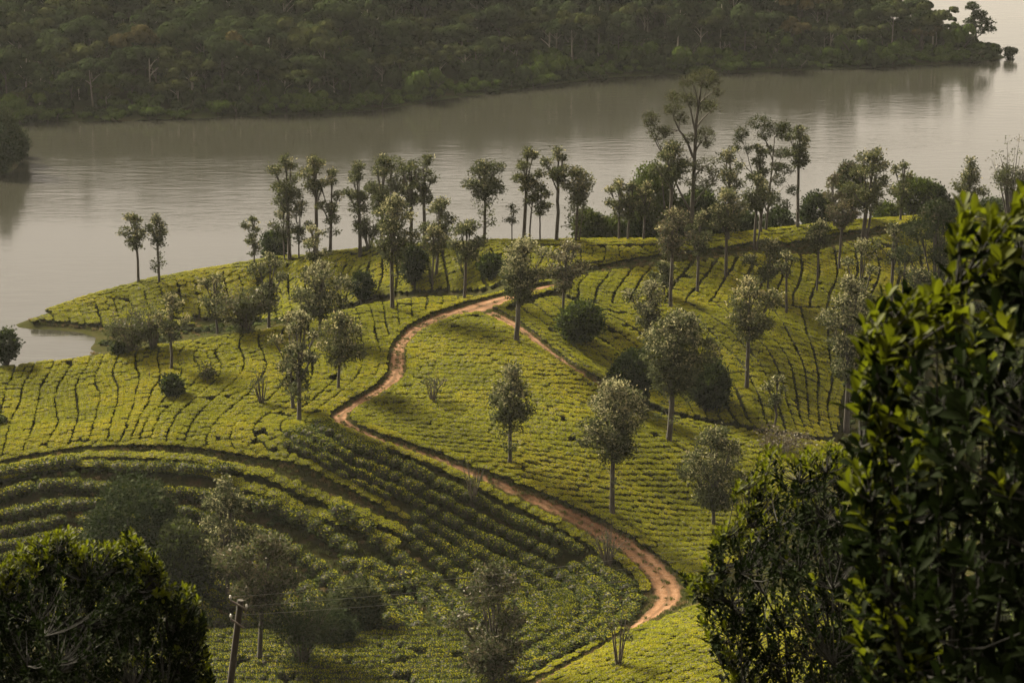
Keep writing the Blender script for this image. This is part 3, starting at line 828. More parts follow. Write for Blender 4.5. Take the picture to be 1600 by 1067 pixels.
def tree(name, cat, label, bx, by, ty, cx, cw, cb, style='oval', pale=.25, seed=0, back=0.0, skirt=0.0, mats=('oak_dark', 'oak_mid', 'oak_pale'),
         bark='bark', dens=1.0, trunk=.020, lobes=7, group='silver oaks standing among the tea', leaf=.34, bend=.3, base=None, fork=0):
    rng = np.random.default_rng(1000 + seed)
    p = on_ground(bx, by) if base is None else np.array(base, float)
    if back:
        sx, _ = ray_dir(bx, by)
        p = np.array([p[0] + sx * back, p[1] + back, 0]); p[2] = ground(p[0], p[1])
    mp = px_size(p)
    H, _ = height_for(p, cx, ty)
    lean = (cx - project(p)[0]) * mp
    zb, _ = height_for(p, cx, cb)
    zb = max(zb, .06 * H)
    Wd = cw * .5 * mp * 1.08
    root = empty(name, tuple(p - [0, 0, .15]), 0)
    tag(root, label, cat, group)
    # trunk
    g = Geo()
    k = np.linspace(0, 1, 9)
    wx = np.cumsum(rng.normal(size=9)) * .035 * bend * H / 3; wy = np.cumsum(rng.normal(size=9)) * .035 * bend * H / 3
    wx -= np.linspace(wx[0], wx[-1], 9); wy -= np.linspace(wy[0], wy[-1], 9)
    tz = k * (H * .93) + .0
    path = np.stack([lean * k ** 1.3 + wx, wy, tz], -1)
    r0 = max(trunk * H * .85 + .03, .06)
    rad = r0 * np.interp(k, [0, .05, min(.9, zb / H + .05), min(.95, zb / H + .25), 1], [1.25, 1.0, .8, .42, .12])
    tube(g, path, rad, 7)
    tp = lambda z: np.array([np.interp(z, tz, path[:, i]) for i in range(3)])
    # crown: lobes, tufts in each lobe
    a, b = PROFILE[style]
    nl = lobes
    lz = zb + (H - zb) * (np.arange(nl) + rng.uniform(.15, .85, nl)) / nl
    gold = rng.uniform(0, 6.28) + np.arange(nl) * 2.4
    prof = np.interp((lz - zb) / (H - zb), a, b) * Wd
    lr = rng.uniform(.30, .54, nl) * Wd * np.interp((lz - zb) / (H - zb), [0, .8, 1], [1, .9, .6])
    dist = np.maximum(prof - lr * .9, 0) * rng.uniform(.85, 1.25, nl) * (1 + .38 * np.cos(gold - rng.uniform(0, 6.28)))
    lc = np.stack([np.cos(gold) * dist, np.sin(gold) * dist * .9, lz], -1)
    lc[:, :2] += np.stack([tp(z)[:2] for z in lz])
    # a few extra lobes on the axis fill the heart of the crown
    ax = np.linspace(zb + .3 * (H - zb), H * .96, 2)
    lc = np.concatenate([lc, np.stack([tp(z) for z in ax])]); lr = np.concatenate([lr, Wd * np.interp((ax - zb) / (H - zb), a, b) * .45 + .1])
    nt = np.maximum(4, (dens * 36 * (lr / 1.2) ** 2).astype(int) + 5)
    tips = []; dirs = []
    for c, r, n in zip(lc, lr, nt):
        u = unit(rng.normal(size=(n, 3))); u[:, 2] = u[:, 2] * .8 + .12
        q = c + u * (r * rng.uniform(.45, 1.0, n) ** .6)[:, None] * np.array([1, 1, .82])
        tips.append(q); dirs.append(unit(u + [0, 0, .35]))
        start = tp(min(rng.uniform(.78, 1.0) * zb + rng.uniform(0, .30) * (H - zb), max(c[2] - .5 * r, zb * .8)))
        mid = start * .5 + c * .5 + [0, 0, -.12 * r]
        tube(g, resample(smooth_line(np.array([start, mid, c]), 1), max(.5, r * .6)), np.linspace(r0 * .5, .03, len(resample(smooth_line(np.array([start, mid, c]), 1), max(.5, r * .6)))), 5)
        for t in q[rng.permutation(n)[:4]]:
            tube(g, np.array([c * .6 + start * .4, (c + t) * .5, t]), [r0 * .16 + .012, .022, .012], 4)
    tips = np.concatenate(tips); dirs = np.concatenate(dirs)
    keep = tips[:, 2] < H * 1.02
    tips, dirs = tips[keep], dirs[keep]
    if skirt > 0:      # short leafy shoots down the trunk
        n = int(26 * skirt)
        z = rng.uniform(.18 * H, zb + .1 * (H - zb), n); an = rng.uniform(0, 6.28, n); rr = rng.uniform(.25, 1.0, n) * Wd * .62
        q = np.stack([tp(v) for v in z]) + np.stack([np.cos(an) * rr, np.sin(an) * rr, .35 * rr], -1)
        for v, t in zip(z, q):
            tube(g, np.array([tp(v - .1), t]), [.03, .012], 4)
        tips = np.concatenate([tips, q]); dirs = np.concatenate([dirs, np.tile([0, 0, 1.0], (n, 1))])
    if fork:
        q = tp(zb * 1.2)
        tube(g, resample(smooth_line(np.array([[fork * .12 * Wd, 0, 0], [fork * .25 * Wd, .1, zb * .6], [fork * .5 * Wd, .1, H * .75]]), 2), .8), np.linspace(r0 * .8, .03, len(resample(smooth_line(np.array([[fork * .12 * Wd, 0, 0], [fork * .25 * Wd, .1, zb * .6], [fork * .5 * Wd, .1, H * .75]]), 2), .8))), 6)
    g.build('trunk', [M[bark]], root, smooth=True)
    gl = Geo()
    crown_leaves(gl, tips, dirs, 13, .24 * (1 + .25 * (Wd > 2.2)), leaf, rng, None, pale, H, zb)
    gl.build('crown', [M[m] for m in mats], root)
    return root

def round_bush(name, cat, label, bx, by, ty, cx, cw, seed, mats=('ever_dark', 'ever_dark', 'ever_green'), pale=.2, stem=.12, group='round evergreen bushes among the tea', back=0.0, base=None, n=1.0, leaf=.40):
    """dense leafy ball on a short stem"""
    rng = np.random.default_rng(3000 + seed)
    p = on_ground(bx, by) if base is None else np.array(base, float)
    if back:
        sx, _ = ray_dir(bx, by)
        p = np.array([p[0] + sx * back, p[1] + back, 0]); p[2] = ground(p[0], p[1])
    mp = px_size(p); H, _ = height_for(p, cx, ty); R = cw * .5 * mp; lean = (cx - project(p)[0]) * mp
    root = empty(name, tuple(p - [0, 0, .1])); tag(root, label, cat, group)
    g = Geo()
    zc = H * (.5 + stem * .5); rz = H - zc
    for i in range(6):
        an = i * 1.05 + rng.uniform(0, .5); e = np.array([lean + math.cos(an) * R * .55, math.sin(an) * R * .5, zc + rz * rng.uniform(-.1, .45)])
        st = np.array([math.cos(an) * .08, math.sin(an) * .08, 0])
        l = resample(smooth_line(np.array([st, [lean * .5 + math.cos(an) * R * .15, math.sin(an) * R * .15, H * stem + .1], e]), 2), .5)
        tube(g, l, np.linspace(.05 + .018 * H, .02, len(l)), 5)
    g.build('trunk', [M['bark']], root, smooth=True)
    gl = Geo()
    nt = int(n * np.clip(200 * (R * rz) / 2.2, 110, 800))
    u = unit(rng.normal(size=(nt, 3)))
    lump = 1 + .26 * noise2(u[:, 0] * 2.2 + seed, u[:, 2] * 2.2 + u[:, 1] * 1.7, 7) + .08 * rng.normal(size=nt)
    q = np.array([lean, 0, zc]) + u * np.array([R, R, rz]) * (lump * rng.uniform(.55, 1.0, nt) ** .5)[:, None]
    q[:, 2] = np.maximum(q[:, 2], H * stem * .6)
    crown_leaves(gl, q, unit(u + [0, 0, .4]), 12, .20 + .05 * R, leaf, rng, None, pale, H, 0)
    gl.build('crown', [M[m] for m in mats], root)
    return root

def stem_shrub(name, cat, label, bx, by, ty, cx, cw, seed, leafy=.4, stems=9, mats=('oak_dark', 'oak_mid', 'oak_brown'), pale=.3, group='thin many stemmed shrubs among the tea', back=0.0, base=None, bark='twig', leaf=.30, spread=1.0):
    """stems fanning up from one root, twigs, more or less leaf"""
    rng = np.random.default_rng(5000 + seed)
    p = on_ground(bx, by) if base is None else np.array(base, float)
    if back:
        sx, _ = ray_dir(bx, by)
        p = np.array([p[0] + sx * back, p[1] + back, 0]); p[2] = ground(p[0], p[1])
    mp = px_size(p); H, _ = height_for(p, cx, ty); R = cw * .5 * mp; lean = (cx - project(p)[0]) * mp
    root = empty(name, tuple(p - [0, 0, .1])); tag(root, label, cat, group)
    g = Geo(); tips = []; dirs = []
    for i in range(stems):
        an = i * 2.4 + rng.uniform(-.3, .3); f = math.sqrt((i + .6) / stems) * spread
        e = np.array([lean + math.cos(an) * R * f, math.sin(an) * R * f * .9, H * (1.0 - .32 * f * f) * rng.uniform(.86, 1.0)])
        m1 = np.array([lean * .3 + math.cos(an) * R * f * .28, math.sin(an) * R * f * .28, H * .33])
        l = resample(smooth_line(np.array([[math.cos(an) * .06, math.sin(an) * .06, 0], m1, m1 * .4 + e * .6 + rng.normal(size=3) * .08 * R, e]), 2), max(.3, H / 12))
        tube(g, l, np.linspace(.022 * H * .5 + .028, .012, len(l)), 5)
        for s in range(5):
            t = rng.uniform(.4, .97); q = l[int(t * (len(l) - 1))]
            d = unit(unit(e - m1) + .8 * rng.normal(size=3)) * R * rng.uniform(.22, .5)
            d[2] = abs(d[2]) * .9 + .05
            tube(g, np.array([q, q + d * .55 + [0, 0, .04], q + d]), [.022, .015, .008], 3)
            tips += [q + d, q + d * .6]; dirs += [unit(d)] * 2
            for s2 in range(2):
                d2 = unit(unit(d) + .8 * rng.normal(size=3)) * R * rng.uniform(.1, .25)
                tube(g, np.array([q + d * .6, q + d * .6 + d2]), [.012, .007], 3); tips.append(q + d * .6 + d2); dirs.append(unit(d2))
        tips.append(e); dirs.append(unit(e - m1))
    g.build('stems', [M[bark]], root)
    if leafy > 0:
        gl = Geo(); tips = np.array(tips); dirs = np.array(dirs)
        per = max(2, int(22 * leafy)); k = rng.uniform(size=len(tips)) < min(1, .35 + leafy)
        crown_leaves(gl, tips[k], dirs[k], per, .16 + .07 * R, leaf, rng, None, pale, H, 0)
        gl.build('crown', [M[m] for m in mats], root)
    return root

def limb_tree(name, cat, label, base, origin, limbs, pads, seed, mats, bark='bark', group=None, leaf=.3, pad_d=1.0, depth=1.0):
    """open crowned tree: limbs as side-view lines in metres (x, z), leaf pads (x, z, half width, half height); depth is random"""
    rng = np.random.default_rng(7000 + seed)
    root = empty(name, tuple(base)); tag(root, label, cat, group)
    g = Geo()
    ydir = {}
    for pts, r in limbs:
        pts = np.array(pts, float); k = np.linspace(0, 1, len(pts))
        y = rng.normal() * depth * .5 * k ** 1.2 * np.abs(pts[-1, 0] - pts[0, 0] + .6)
        y = y + ydir.get(tuple(pts[0]), 0.0) * (1 - 0 * k)
        for q, yy in zip(pts, y): ydir.setdefault(tuple(q), yy)
        l = resample(smooth_line(np.stack([pts[:, 0], y, pts[:, 1]], -1), 2), .6)
        tube(g, l, np.linspace(r, r * .3, len(l)), 6)
    gl = Geo(); T = []; Dn = []
    for x, z, hw, hh in pads:
        near = min(ydir, key=lambda q: (q[0] - x) ** 2 + (q[1] - z) ** 2); y0 = ydir[near]
        n = int(pad_d * 46 * hw * max(hh, hw * .5)) + 8
        u = unit(rng.normal(size=(n, 3)))
        q = np.array([x, y0, z]) + u * np.array([hw, hw * .9, hh]) * rng.uniform(.3, 1, (n, 1)) ** .5
        T.append(q); Dn.append(unit(u + [0, 0, .5]))
        for t in q[:5]:
            tube(g, np.array([[near[0], y0, near[1]], [(near[0] + t[0]) / 2, (y0 + t[1]) / 2, (near[1] + t[2]) / 2 - .1], t]), [.05, .03, .015], 4)
    g.build('trunk', [M[bark]], root, smooth=True)
    T = np.concatenate(T); Dn = np.concatenate(Dn)
    crown_leaves(gl, T, Dn, 10, .22, leaf, rng, None, .25, T[:, 2].max(), 0)
    gl.build('crown', [M[m] for m in mats], root)
    return root

OAK = 'silver oak'
G_SPIT, G_RIDGE, G_FIELD = 'silver oaks on the skyline of the ridge', 'silver oaks on the skyline of the ridge', 'silver oaks standing among the tea'
# label, base x, base y, top y, crown centre x, crown width, crown bottom y, keywords
OAKS = [
 ('slender tree with oval crown, taller of the pair alone on the lake spit', 217,446,330,212,42,390, dict(group=G_SPIT)),
 ('slender tree with leafy shoots down its trunk beside its taller twin on the spit', 249,446,336,248,36,378, dict(group=G_SPIT, skirt=1)),
 ('narrow low leaved tree at the left end of the big skyline clump', 398,416,336,396,32,396, dict(group=G_RIDGE, trunk=.014)),
 ('thin wispy tree rising behind the dark ball shaped tree', 445,412,322,444,38,372, dict(group=G_RIDGE, dens=.5, trunk=.012)),
 ('tall tree with dense dark crown, left of the two tallest over the ball shaped tree', 453,410,245,450,54,325, dict(group=G_RIDGE, pale=.1, lobes=9)),
 ('slim tree half hidden between the two tallest trees of the left clump', 467,410,312,470,36,380, dict(group=G_RIDGE, dens=.7, trunk=.013)),
 ('tall tree with high rounded crown, second tallest of the left skyline clump', 496,405,243,493,46,305, dict(group=G_RIDGE, pale=.2)),
 ('tall tree at the right edge of the left skyline clump, open water beside it', 517,402,262,520,44,350, dict(group=G_RIDGE, pale=.3, skirt=.4)),
 ('small pale flowering tree in front of the left skyline clump', 494,442,350,490,44,418, dict(pale=.7, dens=.8)),
 ('tree with thin straight trunk and mottled crown at the far edge of the left field', 420,512,393,425,58,474, dict(pale=.35, skirt=.6)),
 ('broad pale pink tinged tree behind the twin trunked trees', 500,528,408,503,82,492, dict(pale=.6, lobes=9)),
 ('short rounded tree with cream flushed top at the field edge left of the spreading shrub', 340,522,428,336,54,492, dict(pale=.5)),
 ('cream topped tree standing above the small conical bush in the left field', 268,583,458,270,52,528, dict(pale=.55)),
 ('leaner of the twin trunked pale trees beside the track', 459,645,490,454,54,600, dict(pale=.55, skirt=.8)),
 ('longer trunked of the twin pale trees, standing nearer the track', 468,664,482,474,56,590, dict(pale=.6, skirt=1.2, lobes=9)),
 ('dark rounded tree on a bare trunk right of the twin pale trees', 529,614,487,534,72,568, dict(pale=.25, lobes=8)),
 ('tall dark tree at the left end of the central skyline clump', 563,406,252,560,46,328, dict(group=G_RIDGE, pale=.08)),
 ('broadest dark crown in the middle of the central skyline clump', 598,402,242,602,68,328, dict(group=G_RIDGE, pale=.08, lobes=10)),
 ('dense dark tree second from the right in the central skyline clump', 642,396,248,642,44,325, dict(group=G_RIDGE, pale=.04)),
 ('dark tree with ragged spiky top at the right end of the central skyline clump', 664,396,242,663,44,318, dict(group=G_RIDGE, pale=.05, style='vase')),
 ('large pale tree with long trunk in front of the central skyline clump', 613,489,308,617,68,400, dict(pale=.45, lobes=10, skirt=.5)),
 ('tree with curved thin trunk on the slope right of the large pale tree', 673,456,355,678,46,395, dict(pale=.35, bend=1.2, trunk=.014)),
 ('leafy crowned tree rising behind the curved trunk tree', 682,436,308,690,54,375, dict(pale=.3)),
 ('dark tree with low forked crown left of the small round bush by the track end', 725,474,345,731,62,408, dict(pale=.2, lobes=8)),
 ('lone tree with wide tilted crown and leafy trunk on the central skyline', 757,382,250,757,62,305, dict(group=G_RIDGE, pale=.12, skirt=1.3, lobes=8)),
 ('tiniest tree on the skyline, a thin sapling over the water', 800,380,317,799,20,352, dict(group=G_RIDGE, lobes=4, trunk=.012, leaf=.24)),
 ('tall dark trunked tree with full crown above the short thin one', 818,380,231,824,46,296, dict(group=G_RIDGE, pale=.15, lobes=8)),
 ('thin straight trunk close behind the tall dark trunked tree', 827,380,275,834,28,325, dict(group=G_RIDGE, trunk=.012, lobes=5)),
 ('short thin tree with small crown between the two tallest of the middle skyline', 844,380,287,845,34,334, dict(group=G_RIDGE, trunk=.012, lobes=5)),
 ('tall tree with curved trunk and airy crown left of the twin stemmed one', 869,380,233,872,42,286, dict(group=G_RIDGE, pale=.3, bend=.6)),
 ('twin stemmed tree with fan shaped crown beside the low green shrubs', 900,382,263,904,54,318, dict(group=G_RIDGE, pale=.25, skirt=.9, style='vase', fork=1)),
 ('pale thin tree left of a pair in front of the green shrubs', 967,380,280,966,42,334, dict(group=G_RIDGE, pale=.4, dens=.8)),
 ('brownish thin tree right of a pair in front of the green shrubs', 980,380,286,988,38,338, dict(group=G_RIDGE, pale=.2, dens=.8)),
 ('slim tree standing against the bright green dense tree', 1006,378,283,1008,38,335, dict(group=G_RIDGE, pale=.35, dens=.8)),
 ('tall tree with umbrella crown just left of the giant eucalyptus', 1047,378,222,1047,58,284, dict(group=G_RIDGE, pale=.2, lobes=9, fork=-1)),
 ('slender airy tree right of the giant eucalyptus', 1137,380,234,1138,50,302, dict(group=G_RIDGE, pale=.35, dens=.7)),
 ('pale brown crowned tree with long trunk in front of the slender airy one', 1134,438,298,1136,62,360, dict(pale=.35, lobes=8)),
 ('brown domed tree on a forked trunk below the eucalyptus', 1048,486,328,1050,58,395, dict(pale=.2, mats=('oak_dark', 'oak_brown', 'oak_pale'), lobes=8)),
 ('slim tree with straight bare trunk right of the brown domed tree', 1090,462,332,1092,42,398, dict(pale=.35)),
 ('leafy crowned tree on two trunks in front of the flat topped tree', 1178,392,275,1183,58,330, dict(group=G_RIDGE, pale=.25, fork=1)),
 ('dark oval crowned tree against the flat topped tree', 1188,368,224,1185,36,290, dict(group=G_RIDGE, pale=.05)),
 ('tallest bare trunked tree on the right skyline, right of the flat topped tree', 1246,352,200,1246,46,258, dict(group=G_RIDGE, pale=.15, trunk=.017)),
 ('brown crowned tree with long trunk crossing the hedge path', 1312,426,312,1315,48,350, dict(pale=.2, mats=('oak_dark', 'oak_brown', 'oak_pale'))),
 ('bare brownish tree leaning in front of the right skyline shrubs', 1303,360,272,1299,38,325, dict(group=G_RIDGE, pale=.25, dens=.6, mats=('oak_brown', 'oak_mid', 'oak_brown'))),
 ('large dense dark tree with stout forked trunk on the right skyline', 1348,384,233,1362,70,325, dict(group=G_RIDGE, pale=.15, lobes=11, trunk=.026, fork=1)),
 ('thin topped tree right of the large dense tree on the right skyline', 1407,350,250,1407,40,320, dict(group=G_RIDGE, pale=.15)),
 ('dark conical tree alone against the water at the right', 1511,346,247,1512,50,322, dict(group=G_RIDGE, pale=.12, style='cone', lobes=9)),
 ('pale tree with thin twisting trunk in the upper right field', 1276,462,345,1278,44,384, dict(pale=.35, trunk=.014)),
 ('round lollipop crowned tree on a forked stem in the right field', 1199,462,375,1203,60,438, dict(pale=.25, style='round')),
 ('nearly bare pole like trunk with a small tuft beside the lollipop crowned tree', 1229,496,392,1226,28,425, dict(pale=.3, lobes=4, dens=.5)),
 ('large mottled crown on a long bare trunk in the middle of the right slope', 1166,614,435,1168,84,520, dict(pale=.4, lobes=10, skirt=.7)),
 ('biggest tree of the hill, wide dark crown right of the side path', 1044,696,490,1054,114,600, dict(pale=.35, lobes=13, skirt=1, trunk=.024)),
 ('pale tree on the slope above the biggest tree', 1012,524,440,1015,60,506, dict(pale=.6, lobes=8)),
 ('small dark crown tucked behind the pale tree above the biggest tree', 1038,470,408,1036,46,450, dict(pale=.15)),
 ('cream crowned tree with thick bare trunk at the fork of the track', 807,540,372,819,78,460, dict(pale=.8, lobes=12, trunk=.026)),
 ('brownish round crowned tree right of the cream crowned tree at the track fork', 880,492,378,886,62,446, dict(pale=.35, mats=('oak_dark', 'oak_brown', 'oak_pale'), lobes=9)),
 ('pear shaped tree alone in the middle of the sunlit central field', 795,731,568,801,74,660, dict(pale=.5, style='cone', lobes=11, skirt=1.2)),
 ('large cream topped tree on a tall dark trunk above the bend of the track', 957,808,597,961,108,708, dict(pale=.6, lobes=12, skirt=.3, trunk=.020)),
 ('small crooked tree at the right foot of the slope', 1208,676,585,1212,36,635, dict(pale=.45, bend=1.8, lobes=5)),
 ('grey green tree at the right edge of the sunlit field, near the dark shrub', 1114,826,672,1118,104,790, dict(pale=.4, lobes=11, skirt=.6)),
 ('tall pale flowering tree in the gully, lower of the two flowering ones', 1322,674,432,1322,84,590, dict(pale=.65, lobes=12)),
 ('hazy pale tree behind the flowering gully tree', 1338,600,372,1340,60,500, dict(pale=.45, lobes=9, dens=.8)),
 ('nearly bare grey trunk with thin crown at the right edge of the tea', 1391,500,350,1392,46,410, dict(pale=.3, dens=.35)),
 ('broken topped bare trunk beside the thin grey tree at the edge of the tea', 1408,520,395,1410,24,440, dict(pale=.1, dens=.2, lobes=3)),
 ('big dark hazy tree half hidden by the leafy foreground shrub', 1455,560,310,1455,104,500, dict(pale=.05, lobes=13, mats=('ever_dark', 'oak_dark', 'oak_brown'))),
 ('second dark hazy tree behind the foreground shrub, below the big one', 1425,600,420,1428,80,560, dict(pale=.15, lobes=10, mats=('oak_dark', 'oak_dark', 'oak_pale'))),
 ('flowering tree with cream sprays in the shaded hollow behind the left dark bush', 356,945,750,356,92,900, dict(pale=.38, lobes=12)),
 ('brownish tree on a bare dark trunk right of the utility pole', 405,1040,835,420,124,945, dict(pale=.32, lobes=11, mats=('oak_dark', 'oak_brown', 'oak_mid'))),
 ('twiggy yellowish flowering tree at the bottom centre of the hollow', 770,1076,880,772,118,1050, dict(pale=.30, lobes=13, skirt=1, mats=('oak_dark', 'oak_brown', 'oak_mid'))),
]
for i, (lab, bx, by, ty, cx, cw, cb, kw) in enumerate(OAKS):
    tree('silver_oak', OAK, lab, bx, by, ty, cx, cw, cb, seed=i, **kw)

G_B = 'round evergreen bushes among the tea'
BUSHES = [
 ('dark ball shaped tree on a short stem in the left skyline clump', 435,408,360,431,40, dict(stem=.25, group='evergreens on the ridge')),
 ('small round leafy bush on the slope below the central skyline clump', 566,474,424,566,30, dict(stem=.2)),
 ('lone round bush on a thin stem at the left edge by the water', 10,578,517,11,38, dict(stem=.25)),
 ('tiny dark bush left of the sparse spreading shrub at the cove', 187,560,535,186,13, dict()),
 ('small dark conical bush on a short stem in the left field', 270,626,585,270,30, dict(stem=.2)),
 ('dark upright bush below the large pale tree of the central clump', 646,452,380,644,36, dict(stem=.15)),
 ('dark rounded bush beside the forked crown tree near the track end', 767,442,396,768,36, dict(stem=.2)),
 ('large round dark evergreen bush right of the side path', 905,541,470,907,62, dict(stem=.12, mats=('ever_dark', 'ever_green', 'ever_green'), n=1.3)),
 ('dark leafy bush left of the biggest tree', 988,642,548,986,66, dict(stem=.1)),
 ('dark spreading bush right of the biggest tree', 1104,648,562,1106,64, dict(stem=.1)),
 ('bright green dense tree beside the giant eucalyptus', 1020,378,264,1018,78, dict(mats=('ever_green', 'ever_green', 'tea_side'), stem=.05, group='evergreens on the ridge', n=1.5)),
 ('rounded green shrub left of the two low ones on the middle skyline', 925,380,324,922,48, dict(mats=('ever_green', 'ever_dark', 'oak_mid'), stem=.0, group='evergreens on the ridge')),
 ('low wide green shrub right of the rounded one on the middle skyline', 955,380,336,957,54, dict(mats=('ever_green', 'ever_green', 'oak_mid'), stem=.0, group='evergreens on the ridge')),
 ('dense dark evergreen at the foot of the giant eucalyptus', 1084,378,293,1088,76, dict(stem=.02, group='evergreens on the ridge', n=1.4)),
 ('dark shrub in front of the slim trees left of the eucalyptus', 1003,382,330,1000,50, dict(stem=.02, group='evergreens on the ridge')),
 ('dark shrub mass right of the giant eucalyptus', 1118,378,318,1120,56, dict(stem=.02, group='evergreens on the ridge')),
 ('low shrub under the flat topped tree', 1160,374,330,1162,46, dict(stem=.0, group='evergreens on the ridge')),
 ('low dark shrub right of the dark oval tree', 1215,366,326,1214,46, dict(stem=.0, group='evergreens on the ridge')),
 ('rounded dark shrub right of the tallest bare trunked tree', 1274,362,302,1276,52, dict(stem=.0, group='evergreens on the ridge')),
 ('rounded dark tree crown left of the large dense tree', 1333,366,254,1328,44, dict(stem=.35, group='evergreens on the ridge', mats=('ever_dark', 'oak_dark', 'oak_brown'))),
 ('spreading green tree right of the thin topped one on the right skyline', 1428,348,276,1432,62, dict(stem=.2, group='evergreens on the ridge', mats=('ever_dark', 'ever_green', 'ever_green'))),
 ('low bright shrub at the foot of the thin topped tree', 1390,352,316,1388,48, dict(stem=.0, group='evergreens on the ridge', mats=('ever_green', 'ever_dark', 'ever_green'))),
 ('small drooping green tree at the right end of the skyline shrubs', 1458,348,288,1460,38, dict(stem=.25, group='evergreens on the ridge')),
 ('hazy grey shrub left of the dark conical tree', 1478,350,312,1480,54, dict(stem=.0, group='evergreens on the ridge', mats=('oak_dark', 'oak_dark', 'oak_mid'))),
 ('low dark shrub right of the dark conical tree', 1550,350,312,1552,70, dict(stem=.0, group='evergreens on the ridge')),
 ('large dark green shrub in the hollow behind the left foreground bush', 215,900,752,212,140, dict(stem=.02, n=1.6, mats=('ever_dark', 'ever_dark', 'oak_dark'), group='shrubs in the shaded hollow')),
 ('grey green leafy shrub between the dark shrub and the cream flowering tree', 290,945,818,286,84, dict(stem=.02, n=1.3, mats=('oak_dark', 'ever_green', 'oak_mid'), group='shrubs in the shaded hollow')),
 ('rounded leafy bush right of the many stemmed tree in the hollow', 562,985,908,560,74, dict(stem=.04, n=1.3, mats=('ever_dark', 'oak_dark', 'oak_mid'), group='shrubs in the shaded hollow')),
 ('low dark shrub at the foot of the rounded bush in the hollow', 520,1012,955,522,56, dict(stem=.0, mats=('ever_dark', 'ever_dark', 'oak_dark'), group='shrubs in the shaded hollow')),
]
for i, (lab, bx, by, ty, cx, cw, kw) in enumerate(BUSHES):
    if kw.get('group') == 'evergreens on the ridge': kw['back'] = 7.0
    round_bush('bush', 'bush', lab, bx, by, ty, cx, cw, i, **kw)

SHRUBS = [
 ('multi stemmed spreading shrub with bare lower branches at the far edge of the left field', 384,526,445,384,76, dict(leafy=1.2, stems=14, spread=1.0)),
 ('sparse wide shrub of thin stems above the cove', 206,557,476,207,80, dict(leafy=.7, stems=14)),
 ('dark thin leaved shrub behind the sparse wide one at the cove', 240,552,468,242,48, dict(leafy=.9, stems=10)),
 ('small upright sapling right of the conical bush in the left field', 322,602,562,323,28, dict(leafy=.6, stems=6)),
 ('bare stemmed upright shrub left of the twin pale trees', 409,637,560,407,36, dict(leafy=.22, stems=8)),
 ('round headed tree on a fan of bare stems under the central skyline clump', 577,396,320,573,50, dict(leafy=1.0, stems=9, mats=('oak_dark', 'oak_dark', 'oak_mid'))),
 ('thin leafless shrub in the sunlit field right of the track', 676,632,568,678,48, dict(leafy=.16, stems=9)),
 ('leafless twiggy shrub on the edge of the track below the pear shaped tree', 739,792,704,739,48, dict(leafy=.12, stems=9)),
 ('bare fan shaped shrub beside the bend of the track', 949,890,808,946,76, dict(leafy=.1, stems=14)),
 ('thin twisted sapling on the near bank', 966,1048,930,964,64, dict(leafy=.3, stems=6, spread=.8)),
 ('brown leafless bush at the right foot of the slope', 1222,712,672,1222,84, dict(leafy=.25, stems=14, mats=('oak_brown', 'oak_brown', 'oak_brown'))),
 ('dark tree on a fan of pale stems at the bottom of the hollow', 472,1046,922,476,136, dict(leafy=1.0, stems=14, mats=('ever_dark', 'oak_dark', 'oak_dark'), pale=.1, spread=.9)),
 ('feathery sparse tree at the far right of the skyline', 1576,350,214,1578,80, dict(leafy=.9, stems=14, mats=('oak_dark', 'oak_mid', 'oak_brown'), group='evergreens on the ridge', bark='bark')),
]
for i, (lab, bx, by, ty, cx, cw, kw) in enumerate(SHRUBS):
    stem_shrub('shrub', 'shrub', lab, bx, by, ty, cx, cw, i, **kw)

def side_view(bx, by, back=0.0):
    p = on_ground(bx, by)
    if back:
        sx, _ = ray_dir(bx, by); p = np.array([p[0] + sx * back, p[1] + back, 0]); p[2] = ground(p[0], p[1])
    mp = px_size(p)
    f = lambda x, y: (float((x - project(p)[0]) * mp), float(height_for(p, x, y)[0]))
    return p, mp, f

# the giant eucalyptus on the skyline
p, mp, f = side_view(1079, 384, 3.0)
L = [([(1079,384),(1078,330),(1079,280),(1080,245),(1083,205),(1088,165),(1092,130)], .34),
     ([(1080,245),(1070,218),(1058,205),(1050,185),(1046,175)], .20), ([(1083,205),(1078,180),(1074,165),(1068,158)], .14), ([(1083,205),(1092,190),(1105,180),(1116,170)], .13),
     ([(1088,165),(1096,155),(1110,145),(1118,140)], .11), ([(1088,165),(1084,145),(1075,125)], .11), ([(1092,130),(1096,120)], .09), ([(1092,130),(1088,118)], .08),
     ([(1080,245),(1090,225),(1100,215)], .14), ([(1074,165),(1066,150),(1062,130)], .09), ([(1078,330),(1060,300),(1040,250),(1026,232),(1015,205)], .17), ([(1040,250),(1024,222),(1018,195)], .09),
     ([(1079,280),(1095,262),(1108,255)], .14), ([(1078,330),(1095,300),(1112,285)], .13), ([(1050,185),(1058,160),(1054,152)], .08), ([(1096,155),(1104,128)], .07), ([(1058,205),(1062,180)], .08)]
PADS = [(1096,118,22,9),(1075,123,16,7),(1112,128,9,6),(1117,144,9,7),(1055,152,18,9),(1050,172,16,9),(1076,158,12,9),(1098,166,16,10),(1114,170,8,9),(1062,186,9,9),(1016,186,14,8),(1014,197,8,8),(1026,212,18,11),(1040,206,8,8),(1098,213,18,13),(1076,216,10,8),(1102,225,8,6),(1098,258,20,13),(1112,270,10,9),(1070,262,16,12),(1086,285,18,12),(1110,284,8,8),(1098,132,10,6),(1066,134,8,6)]
limb_tree('eucalyptus_tree', 'eucalyptus', 'giant open branched eucalyptus, the tallest tree, rising far above the ridge', p, None, [([f(*q) for q in l], r) for l, r in L],
          [(*f(x, y), a * mp, b * mp) for x, y, a, b in PADS], 1, ['euc', 'oak_dark', 'oak_mid'] and ('euc', 'oak_dark', 'oak_mid'), group='open crowned trees on the ridge', leaf=.27, pad_d=.75)

